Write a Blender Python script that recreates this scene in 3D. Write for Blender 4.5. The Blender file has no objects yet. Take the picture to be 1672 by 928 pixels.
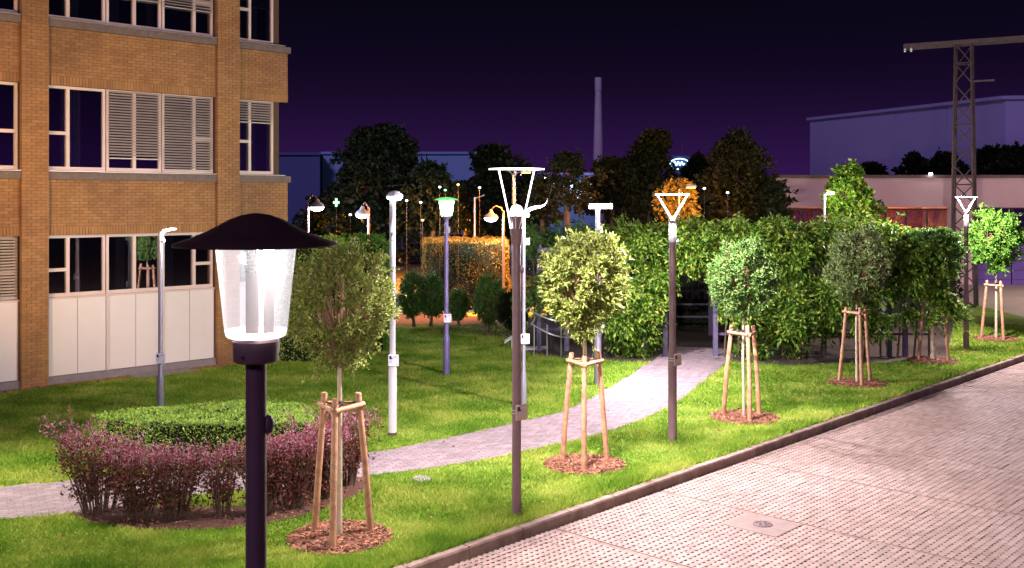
import bpy, math, random
import numpy as np
from mathutils import Vector
R = math.radians
random.seed(7)
rng = np.random.default_rng(11)
SC = bpy.context.scene
COL = SC.collection

# ------------------------------------------------------------------ camera, world, fill sun, exposure
F, HOR, H = 1672.0, 328.0, 4.35          # focal length in photo pixels, horizon row, eye height
cam = bpy.data.cameras.new('camera')
cam.sensor_width = 36.0
cam.lens = 36.0 * F / 1672.0
cam.shift_y = -(464.0 - HOR) / 1672.0
cam.clip_end = 3000
cam_o = bpy.data.objects.new('camera', cam)
cam_o.location = (0, 0, H)
cam_o.rotation_euler = (R(90), 0, 0)
COL.objects.link(cam_o)
SC.camera = cam_o

world = bpy.data.worlds.new('World')
SC.world = world
world.use_nodes = True
nt = world.node_tree
nt.nodes.clear()
w_out = nt.nodes.new('ShaderNodeOutputWorld')
w_add = nt.nodes.new('ShaderNodeAddShader')
bg1 = nt.nodes.new('ShaderNodeBackground')
bg2 = nt.nodes.new('ShaderNodeBackground')
sky = nt.nodes.new('ShaderNodeTexSky')
sky.sky_type = 'NISHITA'
sky.sun_disc = False
sky.sun_elevation = R(-9)
sky.sun_rotation = R(-20)
bg1.inputs[1].default_value = 0.05
nt.links.new(sky.outputs[0], bg1.inputs[0])
tc = nt.nodes.new('ShaderNodeTexCoord')
sx = nt.nodes.new('ShaderNodeSeparateXYZ')
nt.links.new(tc.outputs['Generated'], sx.inputs[0])
ramp = nt.nodes.new('ShaderNodeValToRGB')
ramp.color_ramp.interpolation = 'B_SPLINE'
el = ramp.color_ramp.elements
el[0].position = 0.0; el[0].color = (.033, .0080, .078, 1)
el[1].position = 1.0; el[1].color = (.0016, .0013, .0035, 1)
for p, c in ((.055, (.0175, .0048, .041, 1)), (.11, (.0050, .0023, .0125, 1)), (.19, (.0021, .0016, .0054, 1))):
    e = el.new(p); e.color = c
nt.links.new(sx.outputs[2], ramp.inputs[0])
bg2.inputs[1].default_value = 1.0
nt.links.new(ramp.outputs[0], bg2.inputs[0])
nt.links.new(bg1.outputs[0], w_add.inputs[0])
nt.links.new(bg2.outputs[0], w_add.inputs[1])
nt.links.new(w_add.outputs[0], w_out.inputs[0])

moon = bpy.data.lights.new('night_fill', 'SUN')  # added fill sun, lights the far halls violet from behind the camera
moon.energy = 0.6
moon.angle = R(12)
moon.color = (.62, .42, .95)
fill_sun_o = bpy.data.objects.new('night_fill', moon)
fill_sun_o.rotation_euler = (R(58), 0, R(-20))
COL.objects.link(fill_sun_o)

SC.view_settings.view_transform = 'Standard'
SC.view_settings.look = 'None'
SC.view_settings.gamma = 1.0
SC.view_settings.exposure = 0.2
SC.view_settings.use_curve_mapping = False
SC.cycles.use_denoising = True
SC.cycles.max_bounces = 5
SC.cycles.diffuse_bounces = 3
SC.cycles.glossy_bounces = 2
SC.cycles.transmission_bounces = 4
SC.cycles.transparent_max_bounces = 8
SC.cycles.caustics_reflective = False
SC.cycles.caustics_refractive = False
SC.cycles.sample_clamp_indirect = 4.0

# ------------------------------------------------------------------ helpers
def gp(px, py, z=0.0):
    Y = (H - z) * F / (py - HOR)
    return ((px - 836.0) / F * Y, Y)

def at(px, py, Y):
    return ((px - 836.0) / F * Y, Y, H + (HOR - py) / F * Y)

def zat(py, Y):
    return H + (HOR - py) / F * Y

KA = R(46.8)                              # direction of the kerb
KC, KS = math.cos(KA), math.sin(KA)
def kw(u, y):
    return (u * KC - y * KS, u * KS + y * KC)
def kl(X, Y):
    return (X * KC + Y * KS, -X * KS + Y * KC)

class MB:
    def __init__(s):
        s.v = []; s.f = []
    def box(s, x0, x1, y0, y1, z0, z1):
        n = len(s.v)
        s.v += [(x0, y0, z0), (x1, y0, z0), (x1, y1, z0), (x0, y1, z0), (x0, y0, z1), (x1, y0, z1), (x1, y1, z1), (x0, y1, z1)]
        s.f += [(n, n+3, n+2, n+1), (n+4, n+5, n+6, n+7), (n, n+1, n+5, n+4), (n+1, n+2, n+6, n+5), (n+2, n+3, n+7, n+6), (n+3, n, n+4, n+7)]
        return s
    def tube(s, a, b, r0, r1=None, seg=8, cap=True):
        return s.path([a, b], [r0, r0 if r1 is None else r1], seg, cap)
    def path(s, pts, rad, seg=8, cap=True):
        pts = [np.array(p, float) for p in pts]
        m = len(pts)
        if not hasattr(rad, '__len__'): rad = [rad] * m
        rings = []
        up = None
        for i, p in enumerate(pts):
            d = pts[min(i+1, m-1)] - pts[max(i-1, 0)]
            d = d / (np.linalg.norm(d) + 1e-9)
            if up is None:
                up = np.array((0, 0, 1.)) if abs(d[2]) < .9 else np.array((1., 0, 0))
            x = np.cross(up, d); x /= np.linalg.norm(x) + 1e-9
            y = np.cross(d, x); up = y
            n = len(s.v)
            for k in range(seg):
                a = 2 * math.pi * k / seg
                q = p + rad[i] * (math.cos(a) * x + math.sin(a) * y)
                s.v.append(tuple(q))
            rings.append(n)
        for a, b in zip(rings[:-1], rings[1:]):
            for k in range(seg):
                s.f.append((a + k, a + (k+1) % seg, b + (k+1) % seg, b + k))
        if cap:
            s.f.append(tuple(rings[0] + k for k in reversed(range(seg))))
            s.f.append(tuple(rings[-1] + k for k in range(seg)))
        return s
    def lathe(s, prof, seg=24, cx=0, cy=0, cap=True):
        n0 = len(s.v)
        for r, z in prof:
            for k in range(seg):
                a = 2 * math.pi * k / seg
                s.v.append((cx + r * math.cos(a), cy + r * math.sin(a), z))
        for i in range(len(prof) - 1):
            for k in range(seg):
                a = n0 + i * seg; b = a + seg
                s.f.append((a + k, a + (k+1) % seg, b + (k+1) % seg, b + k))
        if cap:
            s.f.append(tuple(n0 + k for k in reversed(range(seg))))
            b = n0 + (len(prof) - 1) * seg
            s.f.append(tuple(b + k for k in range(seg)))
        return s
    def prism(s, poly, z0, z1):
        n = len(s.v); m = len(poly)
        s.v += [(x, y, z0) for x, y in poly] + [(x, y, z1) for x, y in poly]
        s.f.append(tuple(n + m + k for k in range(m)))
        s.f.append(tuple(n + k for k in reversed(range(m))))
        for k in range(m):
            s.f.append((n + k, n + (k+1) % m, n + m + (k+1) % m, n + m + k))
        return s
    def prism_y(s, poly, y0, y1):           # poly in (x, z)
        n = len(s.v); m = len(poly)
        s.v += [(x, y0, z) for x, z in poly] + [(x, y1, z) for x, z in poly]
        s.f.append(tuple(n + k for k in range(m)))
        s.f.append(tuple(n + m + k for k in reversed(range(m))))
        for k in range(m):
            s.f.append((n + k, n + m + k, n + m + (k+1) % m, n + (k+1) % m))
        return s
    def mesh(s, name, mat, smooth=False):
        me = bpy.data.meshes.new(name)
        me.from_pydata(s.v, [], s.f)
        if mat: me.materials.append(mat)
        if smooth:
            me.polygons.foreach_set('use_smooth', [True] * len(me.polygons))
            try: me.set_sharp_from_angle(angle=R(40))
            except Exception: pass
        me.update()
        return me
    def build(s, name, mat, parent=None, smooth=False, loc=None, rz=0):
        return link(name, s.mesh(name, mat, smooth), parent, loc, rz)

def link(name, me, parent=None, loc=None, rz=0):
    o = bpy.data.objects.new(name, me)
    COL.objects.link(o)
    if parent: o.parent = parent
    if loc is not None: o.location = loc
    if rz: o.rotation_euler = (0, 0, rz)
    return o

def thing(name, loc, label=None, cat=None, group=None, rz=0, kind=None):
    o = bpy.data.objects.new(name, None)
    o.empty_display_size = .2
    o.location = loc; o.rotation_euler = (0, 0, rz)
    COL.objects.link(o)
    return tag(o, label, cat, group, kind)

def tag(o, label=None, cat=None, group=None, kind=None):
    if label: o['label'] = label
    if cat: o['category'] = cat
    if group: o['group'] = group
    if kind: o['kind'] = kind
    return o

def lamp_light(parent, loc, power, color, radius=.05, angle=None, aim=(0, 0, -1)):
    kind = 'SPOT' if angle else 'POINT'
    l = bpy.data.lights.new('lamp_light', kind)
    l.energy = power; l.color = color; l.shadow_soft_size = radius
    if angle: l.spot_size = R(angle); l.spot_blend = .6
    o = bpy.data.objects.new('lamp_light', l)
    o.location = loc; o.parent = parent
    if angle: o.rotation_euler = Vector(aim).to_track_quat('-Z', 'Y').to_euler()
    COL.objects.link(o)
    return o

# ------------------------------------------------------------------ materials
def new_mat(name):
    m = bpy.data.materials.new(name); m.use_nodes = True
    m.node_tree.nodes.clear()
    return m, m.node_tree.nodes, m.node_tree.links

def N(nodes, t, **kw_):
    n = nodes.new(t)
    for k, v in kw_.items():
        if k.startswith('i_'): n.inputs[k[2:].replace('_', ' ')].default_value = v
        else: setattr(n, k, v)
    return n

def surf(name, col, col2=None, scale=6, rough=.7, metal=0, bump=0, bscale=40, island=0, spec=.3, scale2=None, col3=None, dist=.02):
    """Principled surface whose colour wanders between col and col2 by noise; island: variation per piece."""
    m, n, l = new_mat(name)
    out = N(n, 'ShaderNodeOutputMaterial'); b = N(n, 'ShaderNodeBsdfPrincipled')
    b.inputs['Roughness'].default_value = rough; b.inputs['Metallic'].default_value = metal
    b.inputs['Specular IOR Level'].default_value = spec
    l.new(b.outputs[0], out.inputs[0])
    co = N(n, 'ShaderNodeTexCoord'); geo = N(n, 'ShaderNodeNewGeometry')
    c = None
    if col2:
        t = N(n, 'ShaderNodeTexNoise'); t.inputs['Scale'].default_value = scale; t.inputs['Detail'].default_value = 5
        t.inputs['Roughness'].default_value = .65
        l.new(geo.outputs['Position'], t.inputs['Vector'])
        cr = N(n, 'ShaderNodeValToRGB'); cr.color_ramp.elements[0].position = .3; cr.color_ramp.elements[1].position = .7
        cr.color_ramp.elements[0].color = (*col, 1); cr.color_ramp.elements[1].color = (*col2, 1)
        l.new(t.outputs[0], cr.inputs[0]); c = cr.outputs[0]
        if col3:
            t2 = N(n, 'ShaderNodeTexNoise'); t2.inputs['Scale'].default_value = scale2; t2.inputs['Detail'].default_value = 4
            l.new(geo.outputs['Position'], t2.inputs['Vector'])
            mr = N(n, 'ShaderNodeMapRange'); mr.inputs['From Min'].default_value = .45; mr.inputs['From Max'].default_value = .72
            l.new(t2.outputs[0], mr.inputs['Value'])
            mx = N(n, 'ShaderNodeMix', data_type='RGBA'); l.new(mr.outputs[0], mx.inputs[0]); l.new(c, mx.inputs[6]); mx.inputs[7].default_value = (*col3, 1)
            c = mx.outputs[2]
    else:
        rgb = N(n, 'ShaderNodeRGB'); rgb.outputs[0].default_value = (*col, 1); c = rgb.outputs[0]
    if island:
        oi = N(n, 'ShaderNodeObjectInfo')
        a = N(n, 'ShaderNodeMath', operation='ADD'); l.new(oi.outputs['Random'], a.inputs[0]); l.new(geo.outputs['Random Per Island'], a.inputs[1])
        fr = N(n, 'ShaderNodeMath', operation='FRACT'); l.new(a.outputs[0], fr.inputs[0])
        mr = N(n, 'ShaderNodeMapRange'); mr.inputs['To Min'].default_value = 1 - island; mr.inputs['To Max'].default_value = 1 + island
        l.new(fr.outputs[0], mr.inputs['Value'])
        hs = N(n, 'ShaderNodeHueSaturation'); l.new(c, hs.inputs['Color']); l.new(mr.outputs[0], hs.inputs['Value'])
        c = hs.outputs[0]
    l.new(c, b.inputs['Base Color'])
    if bump:
        t3 = N(n, 'ShaderNodeTexNoise'); t3.inputs['Scale'].default_value = bscale; t3.inputs['Detail'].default_value = 6
        l.new(geo.outputs['Position'], t3.inputs['Vector'])
        bp = N(n, 'ShaderNodeBump'); bp.inputs['Strength'].default_value = bump; bp.inputs['Distance'].default_value = dist
        l.new(t3.outputs[0], bp.inputs['Height']); l.new(bp.outputs[0], b.inputs['Normal'])
    return m

def leafmat(name, cols, trans=.35, vary=.35, rough=.5):
    """leaf: each leaf picks a tone between the given colours; some light passes through."""
    m, n, l = new_mat(name)
    out = N(n, 'ShaderNodeOutputMaterial')
    geo = N(n, 'ShaderNodeNewGeometry')
    cr = N(n, 'ShaderNodeValToRGB'); e = cr.color_ramp.elements
    e[0].color = (*cols[0], 1); e[1].color = (*cols[-1], 1)
    for i, c in enumerate(cols[1:-1]):
        k = e.new((i + 1) / (len(cols) - 1)); k.color = (*c, 1)
    l.new(geo.outputs['Random Per Island'], cr.inputs[0])
    b = N(n, 'ShaderNodeBsdfPrincipled'); b.inputs['Roughness'].default_value = rough; b.inputs['Specular IOR Level'].default_value = .18
    t = N(n, 'ShaderNodeBsdfTranslucent')
    l.new(cr.outputs[0], b.inputs['Base Color']); l.new(cr.outputs[0], t.inputs[0])
    mx = N(n, 'ShaderNodeMixShader'); mx.inputs[0].default_value = trans
    l.new(b.outputs[0], mx.inputs[1]); l.new(t.outputs[0], mx.inputs[2]); l.new(mx.outputs[0], out.inputs[0])
    return m

def glow(name, col, strength):
    m, n, l = new_mat(name)
    out = N(n, 'ShaderNodeOutputMaterial'); e = N(n, 'ShaderNodeEmission')
    e.inputs[0].default_value = (*col, 1); e.inputs[1].default_value = strength
    l.new(e.outputs[0], out.inputs[0])
    return m

def shade_glass(name, tint, clear=.45, glowc=None, gs=0):
    """lantern shade: partly clear, partly milky plastic"""
    m, n, l = new_mat(name)
    out = N(n, 'ShaderNodeOutputMaterial')
    tr = N(n, 'ShaderNodeBsdfTransparent'); tr.inputs[0].default_value = (*tint, 1)
    tl = N(n, 'ShaderNodeBsdfTranslucent'); tl.inputs[0].default_value = (*tint, 1)
    gl = N(n, 'ShaderNodeBsdfGlossy'); gl.inputs['Roughness'].default_value = .08
    m1 = N(n, 'ShaderNodeMixShader'); m1.inputs[0].default_value = clear
    l.new(tl.outputs[0], m1.inputs[1]); l.new(tr.outputs[0], m1.inputs[2])
    m2 = N(n, 'ShaderNodeMixShader'); m2.inputs[0].default_value = .02
    l.new(m1.outputs[0], m2.inputs[1]); l.new(gl.outputs[0], m2.inputs[2])
    last = m2
    if gs:
        em = N(n, 'ShaderNodeEmission'); em.inputs[0].default_value = (*glowc, 1); em.inputs[1].default_value = gs
        ad = N(n, 'ShaderNodeAddShader'); l.new(m2.outputs[0], ad.inputs[0]); l.new(em.outputs[0], ad.inputs[1]); last = ad
    l.new(last.outputs[0], out.inputs[0])
    return m

def window_glass(name, alpha=.35, tint=(.5, .55, .6)):
    m, n, l = new_mat(name)
    out = N(n, 'ShaderNodeOutputMaterial')
    tr = N(n, 'ShaderNodeBsdfTransparent'); tr.inputs[0].default_value = (*tint, 1)
    gl = N(n, 'ShaderNodeBsdfGlossy'); gl.inputs['Roughness'].default_value = .015; gl.inputs[0].default_value = (.85, .85, .95, 1)
    mx = N(n, 'ShaderNodeMixShader'); mx.inputs[0].default_value = alpha
    l.new(tr.outputs[0], mx.inputs[1]); l.new(gl.outputs[0], mx.inputs[2]); l.new(mx.outputs[0], out.inputs[0])
    return m

M = {}
M['brick'] = surf('brick', (.29, .150, .055), (.37, .20, .078), 3, .8, bump=.5, bscale=90, island=.13, dist=.006, col3=(.22, .115, .055), scale2=.5)
M['mortar'] = surf('mortar', (.10, .06, .035), (.15, .09, .05), 20, .9, bump=.3)
M['slab'] = surf('sill_concrete', (.13, .10, .085), (.19, .15, .125), 5, .85, bump=.3)
M['frame'] = surf('frame_paint', (.62, .50, .44), (.68, .56, .50), 2, .45)
M['panel'] = surf('white_panel', (.70, .64, .60), (.76, .70, .66), .8, .5)
M['plinth'] = surf('plinth', (.20, .17, .18), (.27, .23, .24), 6, .9, bump=.3)
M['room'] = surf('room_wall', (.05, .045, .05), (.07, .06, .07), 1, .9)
M['curtain'] = surf('curtain_cloth', (.34, .27, .30), (.42, .34, .36), 3, .9)
M['glass'] = window_glass('window_glass')
M['slat'] = surf('blind_slat', (.42, .365, .31), (.50, .44, .38), 3, .45, metal=.2)
M['gutter'] = surf('metal_sill', (.50, .42, .38), None, rough=.4, metal=.5)
M['soil'] = surf('soil', (.028, .018, .014), (.055, .035, .024), 12, .95, bump=.8, bscale=60)
M['lawn'] = surf('lawn', (.10, .19, .016), (.18, .27, .030), 1.3, .9, bump=.7, bscale=70, col3=(.24, .26, .05), scale2=.55)
M['grass'] = None
M['asphalt'] = surf('asphalt', (.09, .085, .085), (.12, .11, .11), 4, .85, bump=.4)
M['forecourt'] = surf('forecourt_concrete', (.34, .27, .22), (.42, .34, .28), .7, .85, bump=.2)
M['ground'] = surf('ground', (.035, .035, .022), (.055, .05, .03), .3, .95)
M['paver'] = surf('path_paver', (.165, .125, .130), (.225, .175, .178), 5, .85, bump=.5, bscale=150, island=.18, dist=.004)
M['pathbed'] = surf('path_bed', (.14, .10, .10), (.20, .15, .14), 20, .95, bump=.4)
M['stone'] = surf('paving_stone', (.235, .170, .142), (.30, .225, .192), 2.2, .85, bump=.6, bscale=140, island=.14, dist=.004, col3=(.25, .17, .135), scale2=.3)
M['surround'] = surf('cover_surround', (.19, .138, .118), (.24, .18, .156), 6, .9, bump=.5, bscale=80)
M['seam'] = surf('seam_stone', (.20, .135, .105), (.26, .185, .15), 3, .9, bump=.5, bscale=120, island=.15, dist=.004)
M['gravel'] = surf('joint_gravel', (.045, .022, .015), (.10, .055, .036), 30, .95, bump=.8, bscale=120)
M['kerb'] = surf('kerb_concrete', (.20, .135, .105), (.28, .20, .165), 7, .85, bump=.7, bscale=110, island=.12, col3=(.13, .08, .06), scale2=2.5, dist=.006)
M['iron'] = surf('cast_iron', (.10, .07, .075), (.17, .115, .11), 25, .6, metal=.5, bump=.7, bscale=60)
M['mulch'] = surf('bark_chip', (.16, .062, .032), (.30, .135, .075), 9, .85, island=.5)
M['mulchbed'] = surf('mulch_bed', (.06, .03, .02), (.11, .05, .03), 14, .95, bump=1, bscale=40)
M['stake'] = surf('stake_wood', (.40, .195, .10), (.55, .31, .175), 5, .7, bump=.6, bscale=60, island=.15, col3=(.26, .135, .085), scale2=9)
M['tie'] = surf('tie_rubber', (.03, .025, .025), None, rough=.8)
M['bark_pale'] = surf('pale_bark', (.40, .32, .21), (.54, .45, .32), 14, .85, bump=.4)
M['bark'] = surf('bark', (.075, .05, .032), (.14, .095, .065), 12, .9, bump=.6)
M['twig'] = surf('twig', (.17, .085, .05), (.24, .13, .08), 14, .85)
M['pole_dark'] = surf('dark_pole_paint', (.16, .095, .10), (.21, .125, .13), 6, .42, metal=0., bump=.15, bscale=200, spec=.5)
M['pole_grey'] = surf('grey_pole_paint', (.25, .24, .30), (.31, .30, .35), 4, .35, metal=.4, spec=.5)
M['pole_silver'] = surf('silver_pole', (.50, .48, .50), (.60, .58, .58), 4, .35, metal=.15, spec=.5)
M['pole_violet'] = surf('violet_pole_paint', (.13, .11, .24), (.17, .145, .30), 4, .4, metal=.2)
M['hat'] = surf('lamp_hat_paint', (.075, .040, .036), (.10, .054, .048), 5, .5, metal=.2, spec=.4, bump=.1)
M['white'] = surf('white_enamel', (.80, .79, .80), None, rough=.35)
M['plate'] = surf('plate_white', (.74, .75, .80), None, rough=.3)
M['plate_warm'] = surf('plate_brushed', (.50, .37, .30), None, rough=.3, metal=.3)
M['ink_blue'] = surf('ink_blue', (.015, .015, .12), None, rough=.5)
M['ink_grey'] = surf('ink_grey', (.45, .45, .52), None, rough=.5)
M['steel'] = surf('pylon_steel', (.045, .030, .028), (.075, .050, .045), 3, .7, metal=.1, bump=.3)
M['post_lit_violet'] = surf('pergola_violet_lit', (.085, .07, .125), (.115, .095, .165), 6, .6)  # violet light on the posts put into their colour
M['rail'] = surf('galvanised_rail', (.40, .42, .44), (.52, .53, .52), 8, .35, metal=.6)
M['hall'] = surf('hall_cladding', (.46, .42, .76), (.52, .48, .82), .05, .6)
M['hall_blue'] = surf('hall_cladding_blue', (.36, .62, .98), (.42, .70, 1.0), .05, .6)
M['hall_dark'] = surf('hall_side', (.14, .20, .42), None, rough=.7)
M['pinkwall'] = surf('render_wall', (.66, .47, .42), (.72, .52, .46), .4, .8)
M['violet_lit_door'] = surf('violet_lit_door', (.15, .085, .34), (.18, .10, .38), .5, .6)  # violet light on the doors put into their colour
M['chimney'] = surf('chimney_concrete', (.82, .74, .80), (.90, .84, .88), .3, .8)
M['car_dark'] = surf('car_paint_dark', (.012, .016, .03), None, rough=.15, metal=.4, spec=.6)
M['car_white'] = surf('car_paint_pale', (.42, .50, .68), None, rough=.25, spec=.5)
M['tyre'] = surf('tyre', (.015, .015, .016), None, rough=.9)
M['rim'] = surf('rim', (.45, .46, .5), None, rough=.3, metal=.8)
M['car_glass'] = surf('car_glass', (.01, .012, .018), None, rough=.05, spec=.7)
M['box_grey'] = surf('grey_box', (.40, .36, .40), None, rough=.5)
M['column'] = surf('lamp_column', (.16, .048, .018), (.19, .065, .028), 6, .5, spec=.05)
M['lens'] = surf('led_lens', (.10, .055, .035), (.22, .16, .12), 70, .25, bump=1, bscale=90)
M['shade'] = shade_glass('lantern_shade', (.97, .96, 1.0), .92, (.95, .92, 1.0), .27)
M['shade_green'] = shade_glass('green_shade', (.65, 1.0, .60), .80, (.42, 1.0, .34), .75)
M['led'] = glow('led_white', (1.0, .95, .97), 22)
M['ring'] = glow('ring_glow', (1.0, .93, .92), 1.5)
M['led_soft'] = glow('led_soft', (1.0, .90, .98), 6)
M['led_cool'] = glow('led_cool', (.80, .88, 1.0), 26)
M['hat_glow_green'] = glow('hat_glow_green', (.22, 1.0, .25), .9)
M['sodium'] = glow('sodium_glow', (1.0, .36, .04), 14)
M['neon'] = glow('neon_tube', (.50, .82, 1.0), 3)
M['lit_cool'] = glow('lit_window_cool', (.55, .78, 1.0), 2.6)
M['lit_orange'] = surf('amber_lit_room', (.30, .15, .03), (.62, .34, .08), 2.5, .7)  # orange lamplight put into the wall colour
M['interior_green'] = glow('room_glow_green', (.45, 1.0, .62), .5)

M['leaf_olive'] = leafmat('leaf_olive', [(.075, .12, .02), (.19, .245, .045), (.38, .41, .10)], .3)
M['leaf_lime'] = leafmat('leaf_lime', [(.09, .14, .022), (.22, .28, .05), (.43, .46, .13)], .3)
M['leaf_sage'] = leafmat('leaf_sage', [(.06, .105, .03), (.135, .20, .06), (.26, .32, .11)], .3)
M['leaf_green'] = leafmat('leaf_green', [(0.046, 0.13, 0.023), (0.098, 0.221, 0.039), (0.169, 0.299, 0.065)], .35)
M['leaf_teal'] = leafmat('leaf_teal', [(.04, .12, .022), (.10, .21, .045), (.20, .31, .08)], .3)
M['leaf_fresh'] = leafmat('leaf_fresh', [(0.052, 0.169, 0.019), (0.117, 0.286, 0.033), (0.208, 0.39, 0.052)], .4)
M['leaf_vine'] = leafmat('leaf_vine', [(.022, .075, .008), (.075, .18, .016), (.17, .28, .03), (.29, .33, .055)], .35)
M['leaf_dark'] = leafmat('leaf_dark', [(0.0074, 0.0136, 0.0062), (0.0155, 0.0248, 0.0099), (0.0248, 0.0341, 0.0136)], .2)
M['leaf_brown'] = leafmat('leaf_brown', [(.020, .022, .006), (.038, .040, .011), (.060, .056, .016)], .3)
M['leaf_shrub'] = leafmat('leaf_shrub', [(.035, .09, .018), (.085, .18, .035), (.16, .27, .06)], .3)
M['leaf_box'] = leafmat('leaf_box', [(0.113, 0.226, 0.033), (0.245, 0.377, 0.057), (0.377, 0.509, 0.094)], .3)
M['leaf_barberry'] = leafmat('leaf_barberry', [(.04, .014, .014), (.10, .028, .028), (.18, .05, .042), (.13, .075, .04), (.27, .09, .065)], .3)
M['leaf_barb_tip'] = leafmat('leaf_barberry_tip', [(.11, .018, .028), (.24, .045, .062), (.32, .11, .14), (.42, .31, .37)], .3)
M['leaf_hedge'] = leafmat('leaf_hedge', [(.07, .075, .02), (.13, .11, .03), (.20, .15, .05)], .3)
M['core'] = surf('hedge_core_dark', (.008, .012, .005), (.014, .018, .008), 8, .95)  # near-black core that stops light inside the hedges

# ------------------------------------------------------------------ foliage tools (numpy)
def unit(a):
    return a / (np.linalg.norm(a, axis=-1, keepdims=True) + 1e-9)

def quads(name, V, mat, parent=None, loc=None):
    """V (n,4,3) -> one mesh of separate quads"""
    n = len(V)
    me = bpy.data.meshes.new(name)
    me.vertices.add(n * 4); me.vertices.foreach_set('co', V.reshape(-1).astype(np.float32))
    me.loops.add(n * 4); me.loops.foreach_set('vertex_index', np.arange(n * 4, dtype=np.int32))
    me.polygons.add(n); me.polygons.foreach_set('loop_start', np.arange(0, n * 4, 4, dtype=np.int32))
    me.polygons.foreach_set('loop_total', np.full(n, 4, dtype=np.int32))
    me.materials.append(mat)
    me.update(calc_edges=True)
    return link(name, me, parent, loc)

def leaf_quads(p, d, size, aspect=.5, fold=.12):
    n = len(p)
    d = unit(d)
    side = unit(np.cross(d, rng.normal(size=(n, 3))))
    nor = np.cross(d, side)
    L = np.asarray(size).reshape(-1, 1) * np.ones((n, 1))
    mid = p + d * L * .5 + nor * L * fold
    return np.stack([p, mid + side * L * aspect * .5, p + d * L - nor * L * fold * .6, mid - side * L * aspect * .5], 1)

def sprays(a, b, nleaf, size, aspect=.5, t0=.25, spread=.9, sag=0., up=0., jitter=.02):
    """leaves set along twigs from a to b (n,3)"""
    n = len(a)
    t = t0 + (1 - t0) * rng.random((n, nleaf)) ** .8
    ax = (b - a)
    P = a[:, None, :] + ax[:, None, :] * t[..., None]
    if sag: P[..., 2] -= sag * t ** 2 * np.linalg.norm(ax, axis=1)[:, None]
    P = P + rng.normal(size=P.shape) * jitter
    D = unit(ax)[:, None, :] + rng.normal(size=P.shape) * spread
    if sag: D[..., 2] -= sag * 1.2
    if up: D[..., 2] += up
    s = size * (.65 + .7 * rng.random((n, nleaf)))
    return leaf_quads(P.reshape(-1, 3), D.reshape(-1, 3), s.reshape(-1), aspect)

def sphere_dirs(n, zmin=-1.):
    z = zmin + (1 - zmin) * rng.random(n); a = rng.random(n) * 2 * math.pi
    r = np.sqrt(np.maximum(0, 1 - z * z))
    return np.stack([r * np.cos(a), r * np.sin(a), z], 1)

def crown(center, radii, ntw, nleaf, size, aspect=.5, inner=.35, lump=.16, root=None, spread=.9, flat=0., sag=0., jitter=.02, pear=0.):
    """twigs from inside an uneven ellipsoid to its outline, with leaves on them; returns quads and twig segments"""
    d = sphere_dirs(ntw)
    lumps = sphere_dirs(14); la = rng.normal(size=14) * lump
    w = np.exp(6 * (d @ lumps.T - 1))
    k = 1 + (w * la).sum(1) + rng.normal(size=ntw) * lump * .35
    k *= .80 + .25 * rng.random(ntw) ** .5
    hx = np.clip((d[:, 2] + 1) / 1.3, 0, 1)
    taper = (1 - pear) + pear * hx ** .8
    end = np.array(center) + d * np.array(radii) * k[:, None] * np.c_[taper, taper, np.ones(ntw)]
    if flat: end[:, 2] = np.minimum(end[:, 2], center[2] + radii[2] * flat + rng.normal(size=ntw) * .05)
    st = np.array(center) + (end - np.array(center)) * (inner + .2 * rng.random((ntw, 1)))
    if root is not None:
        st = st * .75 + np.array(root) * .25
    V = sprays(st, end, nleaf, size, aspect, spread=spread, sag=sag, jitter=jitter)
    return V, st, end

def bough_crown(center, radii, nb, ntw, nleaf, size, aspect=.5, pear=.45, flat=0., spread=.9, sag=0., root=None):
    """crown of separate boughs: each bough end carries a tuft of leafy twigs, with gaps between the tufts"""
    i = np.arange(nb) + .5
    ph = np.arccos(1 - 2 * i / nb); th = math.pi * (1 + 5 ** .5) * i + rng.normal(size=nb) * .25
    d = np.stack([np.cos(th) * np.sin(ph), np.sin(th) * np.sin(ph), np.cos(ph)], 1) + rng.normal(size=(nb, 3)) * .12
    d = unit(d)
    hx = np.clip((d[:, 2] + 1) / 1.3, 0, 1); tp = (1 - pear) + pear * hx ** .8
    k = np.where(rng.random(nb) < .22, .45 + .3 * rng.random(nb), .74 + .28 * rng.random(nb))
    R3 = np.array(radii) * np.c_[tp, tp, np.ones(nb)]
    be = np.array(center) + d * R3 * k[:, None]
    idx = np.repeat(np.arange(nb), ntw)
    dd = unit(d[idx] * .75 + rng.normal(size=(len(idx), 3)) * .62 + np.array((0, 0, .12)))
    tl = (.14 + .15 * rng.random((len(idx), 1))) * (radii[0] / .7) * np.where(rng.random((len(idx), 1)) < .07, 1.9, 1.)
    a = be[idx] + rng.normal(size=(len(idx), 3)) * .03 - dd * tl * .25
    b = a + dd * tl
    if flat: b[:, 2] = np.minimum(b[:, 2], center[2] + radii[2] * flat + rng.normal(size=len(b)) * .06)
    V = sprays(a, b, nleaf, size, aspect, t0=.05, spread=spread, sag=sag, jitter=.014)
    return V, be, a, b

def segs(mb, a, b, r, n, seg=3):
    for i in range(min(n, len(a))):
        mb.tube(a[i], b[i], r, r * .4, seg, False)

def limbs(mb, base, fork, ends, r, seg=5):
    for e in ends:
        mid = [(fork[k] * .5 + e[k] * .5) for k in range(3)]
        mid[2] += .06 * abs(e[2] - fork[2])
        mb.path([fork, mid, e], [r, r * .65, r * .25], seg)

def in_poly(x, y, poly):
    inside = np.zeros(len(x), bool)
    j = len(poly) - 1
    for i in range(len(poly)):
        xi, yi = poly[i]; xj, yj = poly[j]
        c = ((yi > y) != (yj > y)) & (x < (xj - xi) * (y - yi) / (yj - yi + 1e-12) + xi)
        inside ^= c
        j = i
    return inside

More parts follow.
